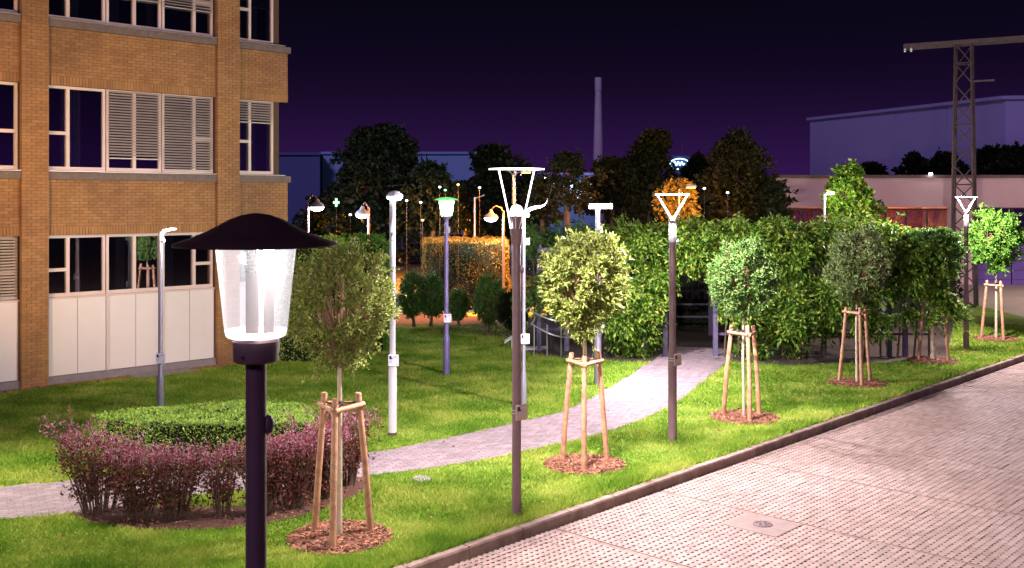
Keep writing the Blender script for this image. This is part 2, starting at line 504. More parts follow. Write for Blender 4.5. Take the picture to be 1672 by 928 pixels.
def spline(pts, n=8):
    out = []
    P = [pts[0]] + list(pts) + [pts[-1]]
    for i in range(1, len(P) - 2):
        p0, p1, p2, p3 = [np.array(P[i + k], float) for k in (-1, 0, 1, 2)]
        for k in range(n):
            t = k / n
            out.append(tuple(.5 * ((2 * p1) + (-p0 + p2) * t + (2*p0 - 5*p1 + 4*p2 - p3) * t*t + (-p0 + 3*p1 - 3*p2 + p3) * t**3)))
    out.append(tuple(pts[-1]))
    return out

# ------------------------------------------------------------------ ground, lawn, path, kerb, parking
g = MB(); g.v = [(-900, -60, -.42), (900, -60, -.42), (900, 1500, -.42), (-900, 1500, -.42)]; g.f = [(0, 1, 2, 3)]
tag(g.build('ground', M['ground']), kind='structure')

KERB_Y, KERB_W = 9.19, .12
def sheet(name, poly, z, mat, z0=None):
    mb = MB()
    if z0 is None:
        mb.v = [(x, y, z) for x, y in poly]; mb.f = [tuple(range(len(poly)))]
    else: mb.prism(poly, z0, z)
    return tag(mb.build(name, mat), kind='structure')

lawn_poly = [kw(-12, KERB_Y + KERB_W + .004), kw(37.5, KERB_Y + KERB_W + .004), (19.5, 44.5), (4, 44.5), (-6, 36), (-40, 36), (-40, -2)]
sheet('lawn', lawn_poly, 0, M['lawn'], -.4)
sheet('road', [(-60, 36.2), (3, 36.6), (10, 45), (10, 110), (-60, 110)], -.10, M['asphalt'], -.4)
sheet('forecourt', [kw(37.6, KERB_Y + KERB_W), kw(37.6, -10), (70, 40), (70, 62), (10.2, 62), (10.2, 44.6), (19.5, 44.6)], -.08, M['forecourt'], -.4)

# path of small concrete pavers
UPE = [gp(*p) for p in [(-160, 806), (-40, 799), (100, 787), (350, 762), (600, 740), (730, 716), (860, 687), (925, 670), (1000, 631), (1054, 597), (1085, 577), (1100, 566)]]
LOE = [gp(*p) for p in [(-160, 862), (-40, 852), (130, 838), (350, 806), (600, 778), (730, 761), (860, 737), (999, 703), (1093, 664), (1150, 622), (1188, 590), (1196, 571)]]
path_poly = spline(UPE) + spline(LOE)[::-1]
tag(MB().prism(path_poly, -.05, .004).build('path', M['pathbed']), kind='structure')
path_o = bpy.data.objects['path']
def bev_box(lx, ly, h, bv):
    mb = MB()
    x, y = lx / 2, ly / 2
    lo = [(-x, -y), (x, -y), (x, y), (-x, y)]
    mb.v = [(a, b, -h) for a, b in lo] + [(a, b, -bv) for a, b in lo] + [(a - math.copysign(bv, a), b - math.copysign(bv, b), 0) for a, b in lo]
    for o in (0, 4):
        for k in range(4): mb.f.append((o + k, o + (k+1) % 4, o + 4 + (k+1) % 4, o + 4 + k))
    mb.f.append((8, 9, 10, 11))
    return mb
def replicate(name, mb, xs, ys, zs, ang, mat, parent):
    V0 = np.array(mb.v); nv = len(V0); n = len(xs)
    c, s = math.cos(ang), math.sin(ang)
    X = V0[:, 0] * c - V0[:, 1] * s; Yv = V0[:, 0] * s + V0[:, 1] * c
    V = np.stack([X[None] + xs[:, None], Yv[None] + ys[:, None], V0[:, 2][None] + zs[:, None]], 2).reshape(-1, 3)
    lt = np.array([len(f) for f in mb.f], np.int32); li = np.concatenate([np.array(f) for f in mb.f])
    LI = (li[None] + (np.arange(n) * nv)[:, None]).reshape(-1).astype(np.int32)
    LT = np.tile(lt, n); LS = np.concatenate([[0], np.cumsum(LT)[:-1]]).astype(np.int32)
    me = bpy.data.meshes.new(name)
    me.vertices.add(len(V)); me.vertices.foreach_set('co', V.reshape(-1).astype(np.float32))
    me.loops.add(len(LI)); me.loops.foreach_set('vertex_index', LI)
    me.polygons.add(len(LT)); me.polygons.foreach_set('loop_start', LS); me.polygons.foreach_set('loop_total', LT)
    me.materials.append(mat); me.update(calc_edges=True); me.shade_flat()
    o = link(name, me, parent); o['kind'] = 'stuff'
    return o
pl, pw_ = .20, .10
pa = R(28)
gx, gy = np.meshgrid(np.arange(-110, 110) * pl, np.arange(-60, 420) * pw_)
gx = gx + (np.round(gy / pw_) % 2) * pl / 2
wx = gx * math.cos(pa) - gy * math.sin(pa); wy = gx * math.sin(pa) + gy * math.cos(pa)
wx, wy = wx.ravel(), wy.ravel()
ok = in_poly(wx, wy, path_poly)
wx, wy = wx[ok], wy[ok]
px = 836 + F * wx / wy
vis = (px > -20) & (px < 1700)
hidden = (px > 80) & (px < 590)            # behind the shrubs
order = np.lexsort((wy, hidden | ~vis))
wx, wy = wx[order], wy[order]
wz = .012 + rng.normal(size=len(wx)) * .0012
pm = bev_box(pl - .008, pw_ - .008, .04, .006)
pme = pm.mesh('paving_brick', M['paver'])
for i in range(300):
    link('paving_brick', pme, path_o, (wx[i], wy[i], wz[i]), pa + random.gauss(0, .01))
replicate('paving_bricks_rest', pm, wx[300:], wy[300:], wz[300:], pa, M['paver'], path_o)

arbour = [gp(862, 578), gp(960, 588), gp(1040, 592), gp(1062, 590), gp(1188, 590), gp(1290, 597), gp(1420, 594), gp(1545, 586), ((1560 - 836) / F * 38, 38), ((862 - 836) / F * 38, 38)]
sheet('arbour_floor', arbour, .009, M['soil'], -.05)

# kerb of one-metre stones
kerb = thing('kerb', (0, 0, 0), kind='structure', rz=KA)
kb = MB()
prof = [(0, -.30), (0, -.015), (.012, .010), (KERB_W - .008, .012), (KERB_W, .004), (KERB_W, -.30)]
kb.v = [(-.491, y, z) for y, z in prof] + [(.491, y, z) for y, z in prof]
for k in range(6): kb.f.append((k, (k+1) % 6, 6 + (k+1) % 6, 6 + k))
kb.f += [tuple(reversed(range(6))), tuple(range(6, 12))]
kme = kb.mesh('kerb_stone', M['kerb'])
for i in range(-6, 38):
    o = link('kerb_stone', kme, kerb, (i + .5, KERB_Y + random.gauss(0, .003), random.gauss(0, .003)))
    o.rotation_euler = (random.gauss(0, .01), 0, random.gauss(0, .002))

# parking lot: concrete stones with drainage holes, solid seams between the bays
PZ = -.14
sheet('parking_lot', [kw(-14, KERB_Y + .01), kw(-14, -30), kw(60, -30), kw(37.55, -10), kw(37.55, KERB_Y + .01)], PZ - .03, M['gravel'], -.41)
lot = bpy.data.objects['parking_lot']
sm = MB()
hw, hh, nd, nw = .0985, .0490, .030, .026
poly = [(-hw, -hh), (hw, -hh), (hw, hh), (.05 + nw, hh), (.05 + nw - .006, hh - nd), (.05 - nw + .006, hh - nd), (.05 - nw, hh), (-.05 + nw, hh), (-.05 + nw - .006, hh - nd), (-.05 - nw + .006, hh - nd), (-.05 - nw, hh), (-hw, hh)]
m_ = len(poly)
sm.v = [(x, y, -.06) for x, y in poly] + [(x, y, 0) for x, y in poly]
sm.f.append(tuple(range(m_, 2 * m_)))
for k in range(m_): sm.f.append((k, (k+1) % m_, m_ + (k+1) % m_, m_ + k))
us, seams = [], []
u = 5.45
while u < 37.4:
    q = (u - 13.05) % 2.5
    if q < .05 or q > 2.45:
        seams.append(u + .05); u += .10
    else:
        us.append(u + .1); u += .2
us = np.array(us); seams = np.array(seams)
ys_ = KERB_Y - .06 - .1 * np.arange(78)
UU, YY = np.meshgrid(us, ys_)
UU, YY = UU.ravel(), YY.ravel()
MU, MY = 12.72, 7.18
slab_hole = (abs(UU - MU) < .32) & (abs(YY - MY) < .36)
UU, YY = UU[~slab_hole], YY[~slab_hole]
WX = UU * KC - YY * KS; WY = UU * KS + YY * KC
ppx = 836 + F * WX / WY; ppy = HOR + F * (H - PZ) / WY
vis = (ppx > 0) & (ppx < 1672) & (ppy < 928)
order = np.lexsort((WY, ~vis))
WX, WY = WX[order], WY[order]
WZ = PZ + rng.normal(size=len(WX)) * .0018
sme = sm.mesh('paving_stone', M['stone'])
for i in range(300):
    link('paving_stone', sme, lot, (WX[i], WY[i], WZ[i]), KA)
replicate('paving_stones_rest', sm, WX[300:], WY[300:], WZ[300:], KA, M['stone'], lot)
sb = bev_box(.092, .196, .06, .006)
SU, SY = np.meshgrid(seams, KERB_Y - .11 - .2 * np.arange(39)); SU, SY = SU.ravel(), SY.ravel()
replicate('seam_stones', sb, SU * KC - SY * KS, SU * KS + SY * KC, np.full(len(SU), PZ - .006), KA, M['seam'], lot)

mx_, my_ = kw(MU, MY)
mh = thing('manhole_cover', (mx_, my_, PZ), 'small round iron cover set in a concrete slab on the parking lot', 'manhole', rz=KA)
MB().box(-.36, .36, -.40, .40, -.08, .006).build('concrete_surround', M['surround'], mh)
MB().lathe([(.135, -.02), (.135, .012), (.12, .018), (.118, .012)], 24).build('rim', M['iron'], mh, True)
cv = MB().lathe([(.115, -.02), (.115, .014), (.10, .020), (.02, .022)], 24)
for a in range(6):
    c_, s_ = math.cos(a * 1.047), math.sin(a * 1.047)
    cv.tube((.03 * c_, .03 * s_, .022), (.095 * c_, .095 * s_, .022), .007, seg=5)
cv.build('lid', M['iron'], mh, True)

cx_, cy_ = gp(688, 783)
dv = MB().lathe([(.16, -.02), (.16, .012), (.13, .03), (.02, .034)], 18)
tag(dv.build('drain_cap', M['plinth'], loc=(cx_, cy_, 0), smooth=True), 'small flat grey concrete cap lying in the grass between path and kerb', 'drain cap')

# ------------------------------------------------------------------ brick office building
BA = R(44.0)
bx0, by0 = -9.4, 25.7
office = thing('office_building', (bx0, by0, 0), 'yellow brick office building with white ground floor panels and ribbon windows', 'building', rz=BA)
PIL = [(-7.74, -7.13), (-2.80, -2.19), (2.13, 2.78)]
BAYS = [(-7.13, -2.80), (-2.19, 2.13), (2.78, 4.33)]
TOP = 12.4
Z1B, Z1T = 2.05, 3.52                      # ground-floor windows
S1T = 3.74; SL2B, SL2T = 4.855, 5.03       # soldier course top, slab under the first-floor windows
Z2B, Z2T = 5.08, 7.10
S2T = 7.32; SL3B, SL3T = 8.47, 8.64
Z3B, Z3T = 8.69, 10.7
wall = MB()                                # local x along the front, y into the building
for a, b in PIL: wall.box(a + .02, b - .02, -.105, .5, -.3, TOP)
for a, b in BAYS:
    wall.box(a - .01, b - .015, .012, .45, Z1T + .03, SL2B); wall.box(a - .01, b - .015, .013, .45, Z2T + .03, SL3B); wall.box(a - .01, b - .015, .012, .45, Z3T + .03, TOP)
wall.box(3.96, 4.32, .46, 11.9, -.3, TOP); wall.box(-16, 4.3, 11.9, 12.2, -.3, TOP); wall.box(-16.3, -16, .5, 12.2, -.3, TOP)
wall.box(-16, -7.75, .0, .5, -.3, TOP); wall.box(-16.3, 4.33, 0.5, 12.2, TOP, TOP + .2)
wall_o = wall.build('wall', M['mortar'], office)
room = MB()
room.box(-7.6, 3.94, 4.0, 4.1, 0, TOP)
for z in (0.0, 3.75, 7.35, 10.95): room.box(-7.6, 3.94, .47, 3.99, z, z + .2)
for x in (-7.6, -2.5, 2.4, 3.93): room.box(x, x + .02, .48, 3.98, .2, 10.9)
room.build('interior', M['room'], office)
pln = MB()
for a, b in BAYS: pln.box(a, min(b, 3.94), -.02, .3, -.3, .17)
pln.build('plinth', M['plinth'], office)
# bricks
bricks = []                                # x0 x1 z0 z1 yfront depth
BL, BH = .215, .075
def course(x0, x1, z0, z1, y, dep, bond=True):
    n = max(1, int(round((z1 - z0) / BH))); h = (z1 - z0) / n
    for i in range(n):
        off = (i % 2) * BL / 2 if bond else 0
        xs = [x0]; c = x0 + (BL - off if off else BL)
        while c < x1 - .04: xs.append(c); c += BL
        xs.append(x1)
        for p, q in zip(xs[:-1], xs[1:]): bricks.append((p, q, z0 + i * h, z0 + (i + 1) * h, y, dep))
for a, b in PIL: course(a, b, 0, TOP, -.12, .14)
def soldier(x0, x1, z0, z1):
    n = int(round((x1 - x0) / .075)); w = (x1 - x0) / n
    for i in range(n): bricks.append((x0 + i * w, x0 + (i + 1) * w, z0, z1, -.004, .10))
for a, b in BAYS:
    for z0, z1, z2 in ((Z1T, S1T, SL2B), (Z2T, S2T, SL3B), (Z3T, Z3T + .22, TOP)):
        soldier(a, b, z0, z1); course(a, b, z1, z2, 0, .10)
B = np.array(bricks)
ctx = bx0 + (B[:, 0] + B[:, 1]) / 2 * math.cos(BA); cty = by0 + (B[:, 0] + B[:, 1]) / 2 * math.sin(BA); ctz = (B[:, 2] + B[:, 3]) / 2
bpx = 836 + F * ctx / cty; bpy_ = HOR + F * (H - ctz) / cty
vis = (bpx > -5) & (bpx < 480) & (bpy_ > -5)
order = np.lexsort((-(B[:, 1] - B[:, 0]) * (B[:, 3] - B[:, 2]) / cty ** 2, ~vis))
B = B[order]
cache = {}
J = .0045
rest = MB()
for i, (x0, x1, z0, z1, y, dep) in enumerate(B):
    jy = y + random.gauss(0, .0015)
    if i < 300:
        key = (round(x1 - x0, 3), round(z1 - z0, 3), round(dep, 2))
        if key not in cache:
            w, h = key[0] / 2 - J, key[1] / 2 - J
            cache[key] = MB().box(-w, w, 0, key[2], -h, h).mesh('brick', M['brick'])
        link('brick', cache[key], wall_o, ((x0 + x1) / 2, jy, (z0 + z1) / 2))
    else:
        rest.box(x0 + J, x1 - J, jy, jy + dep, z0 + J, z1 - J)
rest.build('brickwork_rest', M['brick'], wall_o)['kind'] = 'stuff'
# concrete sill bands and metal flashings
for a, b in BAYS:
    e = .06 if b > 4 else 0
    for zb, zt in ((SL2B, SL2T), (SL3B, SL3T)):
        s_ = MB().box(a + .002, b - .002 + e, -.07, .4, zb + .002, zt).build('sill_slab', M['slab'], office)
        MB().box(a + .004, min(b, 4.2) - .004, -.10, .15, zt + .012, zt + .035).build('flashing', M['gutter'], s_)

slat_cache = {}
def window(x0, x1, z0, z1, cols, blind=0., y=.12, inner=False):
    """cols: list of (start, end, transom or None) as fractions of the width; one frame, panes and blind slats"""
    fr = MB(); w = x1 - x0; h = z1 - z0; t = .065
    fr.box(x0, x1, y, y + .09, z1 - t, z1); fr.box(x0, x1, y, y + .09, z0, z0 + t + .02)
    fr.box(x0, x0 + t, y + .001, y + .09, z0 + t + .02, z1 - t); fr.box(x1 - t, x1, y + .001, y + .09, z0 + t + .02, z1 - t)
    panes = []
    for i, (a, b, tr) in enumerate(cols):
        xa = x0 + a * w + (t if a == 0 else .04); xb = x0 + b * w - (t if b == 1 else .04)
        if b < 1: fr.box(x0 + b * w - .04, x0 + b * w + .04, y - .012, y + .09, z0 + t + .02, z1 - t)
        if tr is None: panes.append((xa, xb, z0 + t + .02, z1 - t))
        else:
            zt = z0 + tr * h
            fr.box(xa, xb, y - .012, y + .09, zt - .04, zt + .04)
            panes += [(xa, xb, z0 + t + .02, zt - .04), (xa, xb, zt + .04, z1 - t)]
    fo = fr.build('window', M['frame'], office)
    for xa, xb, za, zb in panes: MB().box(xa, xb, y + .045, y + .051, za, zb).build('pane', M['glass'], fo)
    if blind:
        L = round(w - .06, 3)
        if L not in slat_cache:
            s_ = MB(); s_.v = [(-L/2, -.028, -.012), (L/2, -.028, -.012), (L/2, 0, .010), (-L/2, 0, .010), (L/2, .028, .014), (-L/2, .028, .014)]
            s_.v += [(a, b, c - .003) for a, b, c in s_.v]
            s_.f = [(0, 1, 2, 3), (3, 2, 4, 5), (9, 8, 7, 6), (11, 10, 8, 9), (0, 6, 7, 1), (5, 4, 10, 11)]
            slat_cache[L] = s_.mesh('slat', M['slat'])
        pitch = .068
        n = int(blind * h / pitch)
        yy = y + .12 if inner else y - .05
        for k in range(n):
            o = link('slat', slat_cache[L], fo, ((x0 + x1) / 2, yy, z1 - .05 - k * pitch))
            o.rotation_euler = (random.gauss(.25, .03), 0, random.gauss(0, .002))
        br = MB().box(x0 + .03, x1 - .03, yy - .02, yy + .02, z1 - .05 - n * pitch - .03, z1 - .05 - n * pitch)
        br.build('bottom_rail', M['slat'], fo)
    return fo

def units(a, b, n=3):
    w = (b - a) / n
    return [(a + i * w + .012, a + (i + 1) * w - .012) for i in range(n)]
LA = [(0, .36, .44), (.36, 1, None)]; LB = [(0, .5, None), (.5, 1, None)]; LC = [(0, .62, None), (.62, 1, .44)]
u1 = units(*BAYS[1])
for (x0, x1), lay, bl2, bl3 in zip(u1, (LA, LB, LC), (0, .84, .975), (0, .62, .66)):
    window(x0, x1, Z2B, Z2T, lay, bl2); window(x0, x1, Z3B, Z3T, lay, bl3)
    window(x0, x1, Z1B, Z1T, lay)
u0 = units(*BAYS[0])
for (x0, x1), lay in zip(u0[1:], (LB, LC)):
    window(x0, x1, Z2B, Z2T, lay); window(x0, x1, Z3B, Z3T, lay); window(x0, x1, Z1B, Z1T, lay, .97)
cw = (2.79, 3.94)
window(*cw, Z2B, Z2T, [(0, .36, .44), (.36, 1, None)], .27)
window(*cw, Z3B, Z3T, [(0, .36, .44), (.36, 1, None)], 0.5, inner=True)
window(*cw, Z1B, Z1T, [(0, .36, .44), (.36, 1, None)])
def curtain(x0, x1, z0, z1, parent, y=.42):
    cu = MB(); n_ = 18
    for k in range(n_ + 1):
        x = x0 + (x1 - x0) * k / n_; yy = y + .025 * math.sin(k * 1.9)
        cu.v += [(x, yy, z0), (x, yy, z1)]
    cu.f = [(2*k, 2*k + 2, 2*k + 3, 2*k + 1) for k in range(n_)]
    cu.build('curtain', M['curtain'], parent, True)
for x0, x1, z0, z1 in ((-1.75, -1.25, Z2B, Z2T), (-.62, -.30, Z3B, Z3T), (.42, .62, Z3B, Z3T), (-1.7, -1.3, Z3B, Z3T), (3.25, 3.55, Z2B, Z2T), (3.3, 3.6, Z3B, Z3T), (-.4, -.15, Z1B, Z1T), (.9, 1.15, Z1B, Z1T), (-3.6, -3.3, Z2B, Z2T)):
    curtain(x0, x1, z0 + .05, z1 - .03, office)
MB().box(2.9, 3.6, 1.9, 1.95, 5.4, 6.5).build('green_glow_panel', M['interior_green'], office)  # glowing panel added for the greenish light in the room
# corner returns of glazing on the end face
for za, zb in ((Z1B, Z1T), (Z2B, Z2T), (Z3B, Z3T)):
    MB().box(3.925, 3.945, .22, .46, za, zb).build('corner_panel', M['frame'], office)
# ground-floor panels
for a, b in ((BAYS[0][0], BAYS[0][1]), BAYS[1], (2.78, 3.94)):
    n = 2 if b - a < 2 else 3
    for x0, x1 in units(a, b, n):
        xm = (x0 + x1) / 2
        for p, q in ((x0 + .03, xm - .007), (xm + .007, x1 - .03)):
            MB().box(p, q, .03, .09, .19, Z1B - .045).build('panel', M['panel'], office)
    MB().box(a, b, .05, .14, .17, Z1B - .02).build('panel_backing', M['plinth'], office)
    MB().box(a + .003, b - .003, .02, .16, Z1B - .04, Z1B - .004).build('panel_cap', M['frame'], office)
    for x0, x1 in units(a, b, n)[1:]:
        MB().box(x0 - .040, x0 + .016, -.0, .10, .18, Z1B - .041).build('panel_strip', M['frame'], office)
# pebble strip and concrete pad along the wall
pad = thing('concrete_pad', (bx0, by0, 0), 'flat grey concrete pad beside the white wall panels', 'pad', rz=BA)
MB().box(-.3, 1.3, -.75, -.05, -.05, .03).build('slab', M['plinth'], pad)
n = 1500
t_ = rng.random(n) * 8.5 - 4.2; s_ = .06 + rng.random(n) * .28
ok = ~((t_ > -.35) & (t_ < 1.35))
t_, s_ = t_[ok], s_[ok]
peb = bev_box(.05, .035, .03, .008)
po = replicate('pebble_strip', peb, bx0 + t_ * math.cos(BA) + (s_ + .12) * math.sin(BA), by0 + t_ * math.sin(BA) - (s_ + .12) * math.cos(BA), .015 + .02 * rng.random(len(t_)), .3, M['mulch'], None)
tag(po, 'strip of reddish pebbles and leaves along the brick wall', 'pebbles', kind='stuff')

# ------------------------------------------------------------------ lamps
def plate(parent, z, r, yaw, warm=False, w=.19, h=.21):
    """information plate strapped to a pole; yaw turns its face"""
    p = MB().box(-w/2, w/2, -.022, 0, -h/2, h/2).build('plate', M['plate_warm'] if warm else M['plate'], parent)
    p.location = (math.sin(yaw) * (r + .004) + .02, -math.cos(yaw) * (r + .004), z); p.rotation_euler = (0, 0, yaw)
    ink = MB()
    ink.box(-w*.40, -w*.20, -.026, -.0225, h*.10, h*.38); ink.box(-w*.20, -w*.10, -.026, -.0225, h*.10, h*.20)
    ink.build('emblem', M['ink_blue'], p)
    ln = MB()
    ln.box(-w*.02, w*.40, -.0245, -.0225, h*.25, h*.34)
    for k in range(3): ln.box(-w*.40, -w*.12, -.0245, -.0225, -h*(.06 + k*.09), -h*(.02 + k*.09))
    ln.box(w*.28, w*.40, -.0245, -.0225, -h*.40, -h*.28)
    ln.build('print_lines', M['ink_grey'], p)['kind'] = 'stuff'
    MB().lathe([(r + .003, z - .03), (r + .003, z - .012)], 16, cap=False).build('strap', M['rail'], parent, True)
    MB().lathe([(r + .003, z + .012), (r + .003, z + .03)], 16, cap=False).build('strap', M['rail'], parent, True)

def pole(parent, prof, mat, seg=18):
    return MB().lathe(prof, seg).build('pole', mat, parent, True)

def door_plate(parent, r, z=.75):
    MB().box(-.035, .035, -r - .004, -r + .02, z - .16, z + .16).build('hatch', M['pole_dark'], parent)

WARM = (1.0, .90, .82); COOL = (.86, .88, 1.0); PINK = (1.0, .86, .93); SODIUM = (1.0, .33, .035)

# near lantern with a wide hat
X, Y = (418 - 836) / F * 4.5, 4.5
ln = thing('lantern_lamp', (X, Y, 0), 'large near lantern with dark domed hat and bright tapered glass shade', 'lamp')
pole(ln, [(.07, -.30), (.07, .9), (.0455, .95), (.0445, 3.66)], M['pole_dark'], 24)
MB().lathe([(.046, 3.640), (.090, 3.642), (.099, 3.650), (.101, 3.735), (.095, 3.742), (.03, 3.744)], 32).build('collar', M['pole_dark'], ln, True)
for k in range(3):
    a = -1.9 + k * 2.09
    MB().tube((.098*math.cos(a), .098*math.sin(a), 3.675), (.106*math.cos(a), .106*math.sin(a), 3.675), .007).build('screw', M['hat'], ln)
sh = MB().lathe([(.085, 3.748), (.122, 3.752), (.133, 3.775), (.138, 3.81), (.155, 3.98), (.1745, 4.155)], 48, cap=False).build('glass_shade', M['shade'], ln, True)
MB().lathe([(.1332, 3.782), (.1345, 3.784), (.128, 3.758), (.112, 3.750), (.108, 3.753), (.126, 3.762), (.1332, 3.782)], 48, cap=False).build('bottom_ring', M['ring'], sh, True)
MB().tube((-.012, -.02, 3.745), (-.012, -.02, 4.03), .028, seg=20).build('lamp_column', M['column'], ln, True)
MB().tube((.052, .02, 3.745), (.052, .02, 4.03), .022, seg=20).build('lamp_column', M['column'], ln, True)
tb = MB()
for k in range(10):
    for j in range(8):
        a = j * math.pi / 4 + (k % 2) * .39
        zc = 4.04 + k * .0125
        tb.tube((-.012 + .028*math.cos(a), -.02 + .028*math.sin(a), zc), (-.012 + .034*math.cos(a), -.02 + .034*math.sin(a), zc), .0055, .003, 6)
tb.tube((-.012, -.02, 4.03), (-.012, -.02, 4.15), .026, seg=16)
tb.build('led_cluster', M['lens'], ln)
MB().tube((.052, .02, 4.03), (.052, .02, 4.15), .024, seg=16).build('led_tube', M['led_soft'], ln, True)
MB().lathe([(.165, 4.152), (.165, 4.156), (.01, 4.157)], 32).build('led_disc', M['led'], ln, True)
hatp = [(.352, 4.150), (.355, 4.156), (.345, 4.166), (.29, 4.184), (.22, 4.212), (.16, 4.243), (.11, 4.270), (.06, 4.288), (.02, 4.295), (.004, 4.296)]
MB().lathe(hatp + [], 64).build('hat', M['hat'], ln, True)
MB().lathe([(.004, 3.32), (.022, 3.328), (.03, 3.35), (.03, 3.375), (.022, 3.397), (.004, 3.405)], 12, .045, .02).build('junction_box', M['pole_dark'], ln, True)
lamp_light(ln, (.01, .04, 4.11), 40, WARM, .03)
lamp_light(ln, (-.02, .25, 4.12), 1700, WARM, .06, 150, (-.12, .86, -.50))  # extra spot added under the brim to light tree and shrubs from the front

# lantern with green light
X, Y = gp(729, 612)
gl = thing('lantern_lamp', (X, Y, 0), 'slim violet post with small green glowing lantern and flat round hat', 'lamp')
pole(gl, [(.085, -.05), (.085, .95), (.06, 1.02), (.052, 3.90)], M['pole_violet'])
MB().lathe([(.10, 3.90), (.115, 3.93), (.115, 3.97)], 20).build('collar', M['pole_violet'], gl, True)
MB().lathe([(.13, 3.97), (.145, 4.0), (.195, 4.36)], 28, cap=False).build('glass_shade', M['shade_green'], gl, True)
MB().lathe([(.29, 4.365), (.295, 4.375), (.25, 4.40), (.12, 4.43), (.01, 4.44)], 32).build('hat', M['hat_glow_green'], gl, True)  # green light on the hat painted in as its own glow
plate(gl, 1.42, .06, .15)
MB().box(.03, .09, -.03, .03, 3.55, 3.70).build('control_box', M['box_grey'], gl)
lamp_light(gl, (0, 0, 4.2), 130, (.62, 1.0, .55), .08)

# tall trident lamp with a disc
X, Y = gp(843.5, 842)
td = thing('trident_lamp', (X, Y, 0), 'dark post carrying three glowing struts and a flat luminous disc', 'lamp')
pole(td, [(.072, -.05), (.064, .3), (.058, 3.70), (.058, 3.76)], M['pole_dark'], 24)
MB().lathe([(.060, 3.73), (.075, 3.80), (.092, 3.96), (.088, 3.965), (.02, 3.955)], 28).build('cone_sleeve', M['pole_dark'], td, True)
for k in range(3):
    a = R(-90 + 30 + 120 * k) if k else R(-62)
    a = [R(176), R(5), R(262)][k]
    MB().path([(.075*math.cos(a), .075*math.sin(a), 3.93), (.13*math.cos(a), .13*math.sin(a), 4.25), (.245*math.cos(a), .245*math.sin(a), 4.775)], [.008, .010, .0115], 10).build('strut', M['led_soft'] if k < 2 else M['pole_silver'], td, True)
    MB().path([(.14*math.cos(a), .14*math.sin(a), 4.772), (.09*math.cos(a), .09*math.sin(a), 4.755), (.05*math.cos(a), .05*math.sin(a), 4.70)], [.007, .006, .004], 6).build('bracket', M['pole_silver'], td, True)
dd = MB().lathe([(.37, 4.776), (.385, 4.785), (.37, 4.794), (.01, 4.800)], 48).build('disc', M['white'], td, True)
MB().lathe([(.376, 4.7765), (.388, 4.7855), (.376, 4.7925)], 48, cap=False).build('luminous_edge', M['led_soft'], dd, True)
MB().lathe([(.03, 3.94), (.05, 4.00), (.085, 4.14)], 24).build('projector', M['pole_dark'], td, True)
MB().lathe([(.088, 4.14), (.095, 4.17), (.09, 4.22), (.065, 4.27), (.03, 4.29), (.004, 4.293)], 24).build('projector_dome', M['led_soft'], td, True)
plate(td, 1.44, .062, R(38), True)
MB().lathe([(.03, 3.36), (.035, 3.38), (.035, 3.44), (.02, 3.46)], 14, .07, -.03).build('sensor', M['pole_dark'], td, True)
lamp_light(td, (0, 0, 4.66), 3300, PINK, .12, 158, (.22, -.04, -.97))

# lamp with a winged reflector behind it
X, Y = gp(855, 664)
wl = thing('wing_lamp', (X, Y, 0), 'pale thin lamp post with a curved white wing reflector, right behind the trident lamp', 'lamp')
pole(wl, [(.06, -.05), (.06, .7), (.04, .76), (.036, 4.05)], M['pole_grey'])
wg = MB()
wp = [(-.10, 4.02, .07), (.02, 4.10, .10), (.14, 4.16, .13), (.26, 4.20, .12), (.36, 4.22, .08), (.44, 4.26, .045), (.49, 4.33, .03), (.50, 4.40, .015)]
for x, z, w in wp: wg.v += [(x, -w, z - .02), (x, w, z - .02), (x, w*.8, z + .05*w/.13), (x, -w*.8, z + .05*w/.13)]
for i in range(len(wp) - 1):
    for k in range(4): wg.f.append((4*i + k, 4*i + (k+1) % 4, 4*i + 4 + (k+1) % 4, 4*i + 4 + k))
wg.f += [(3, 2, 1, 0), (len(wg.v)-4, len(wg.v)-3, len(wg.v)-2, len(wg.v)-1)]
wg.build('wing_reflector', M['white'], wl, True)
MB().lathe([(.05, 4.0), (.07, 4.06), (.05, 4.10)], 16, .06, -.02).build('lamp_head', M['led_soft'], wl, True)
MB().box(.045, .13, -.04, .04, 3.42, 3.56).build('control_box', M['box_grey'], wl)
plate(wl, 1.44, .05, R(8))
lamp_light(wl, (.18, -.25, 4.05), 160, PINK, .06)

# Y-shaped lamps
def y_lamp(px_, py_, label, power, scale=1.0, plt=True):
    X, Y = gp(px_, py_)
    t = thing('fork_lamp', (X, Y, 0), label, 'lamp', 'fork-shaped lamps along the kerb')
    pole(t, [(.080, -.05), (.078, 1.6), (.064, 1.7), (.060, 4.0)], M['pole_dark'], 24)
    s = .285 * scale
    zt, zf = 4.46, 4.02
    MB().path([(-.012, 0, zf - .12), (-.03, 0, zf), (-s, 0, zt)], [.040, .026, .016], 12).build('fork_arm', M['white'], t, True)
    MB().path([(.012, 0, zf - .12), (.03, 0, zf), (s, 0, zt)], [.040, .026, .016], 12).build('fork_arm', M['white'], t, True)
    MB().lathe([(.068, 3.6), (.068, 3.92), (.05, 3.96)], 20).build('sleeve', M['pole_silver'], t, True)
    br = MB().box(-s - .03, s + .03, -.03, .03, zt + .010, zt + .022).build('crossbar', M['pole_grey'], t)
    MB().box(-s - .02, s + .02, -.032, .032, zt - .008, zt + .008).build('led_strip', M['led'], br)
    MB().lathe([(.025, 3.56), (.032, 3.58), (.032, 3.64), (.015, 3.66)], 14, .085, 0).build('sensor', M['box_grey'], t, True)
    if plt: plate(t, 1.48, .08, R(42), True)
    lamp_light(t, (0, 0, zt - .09), power, PINK, .08)
    return t
y_lamp(1098, 720, 'fork-shaped lamp on dark post between the second and third staked trees', 3100)
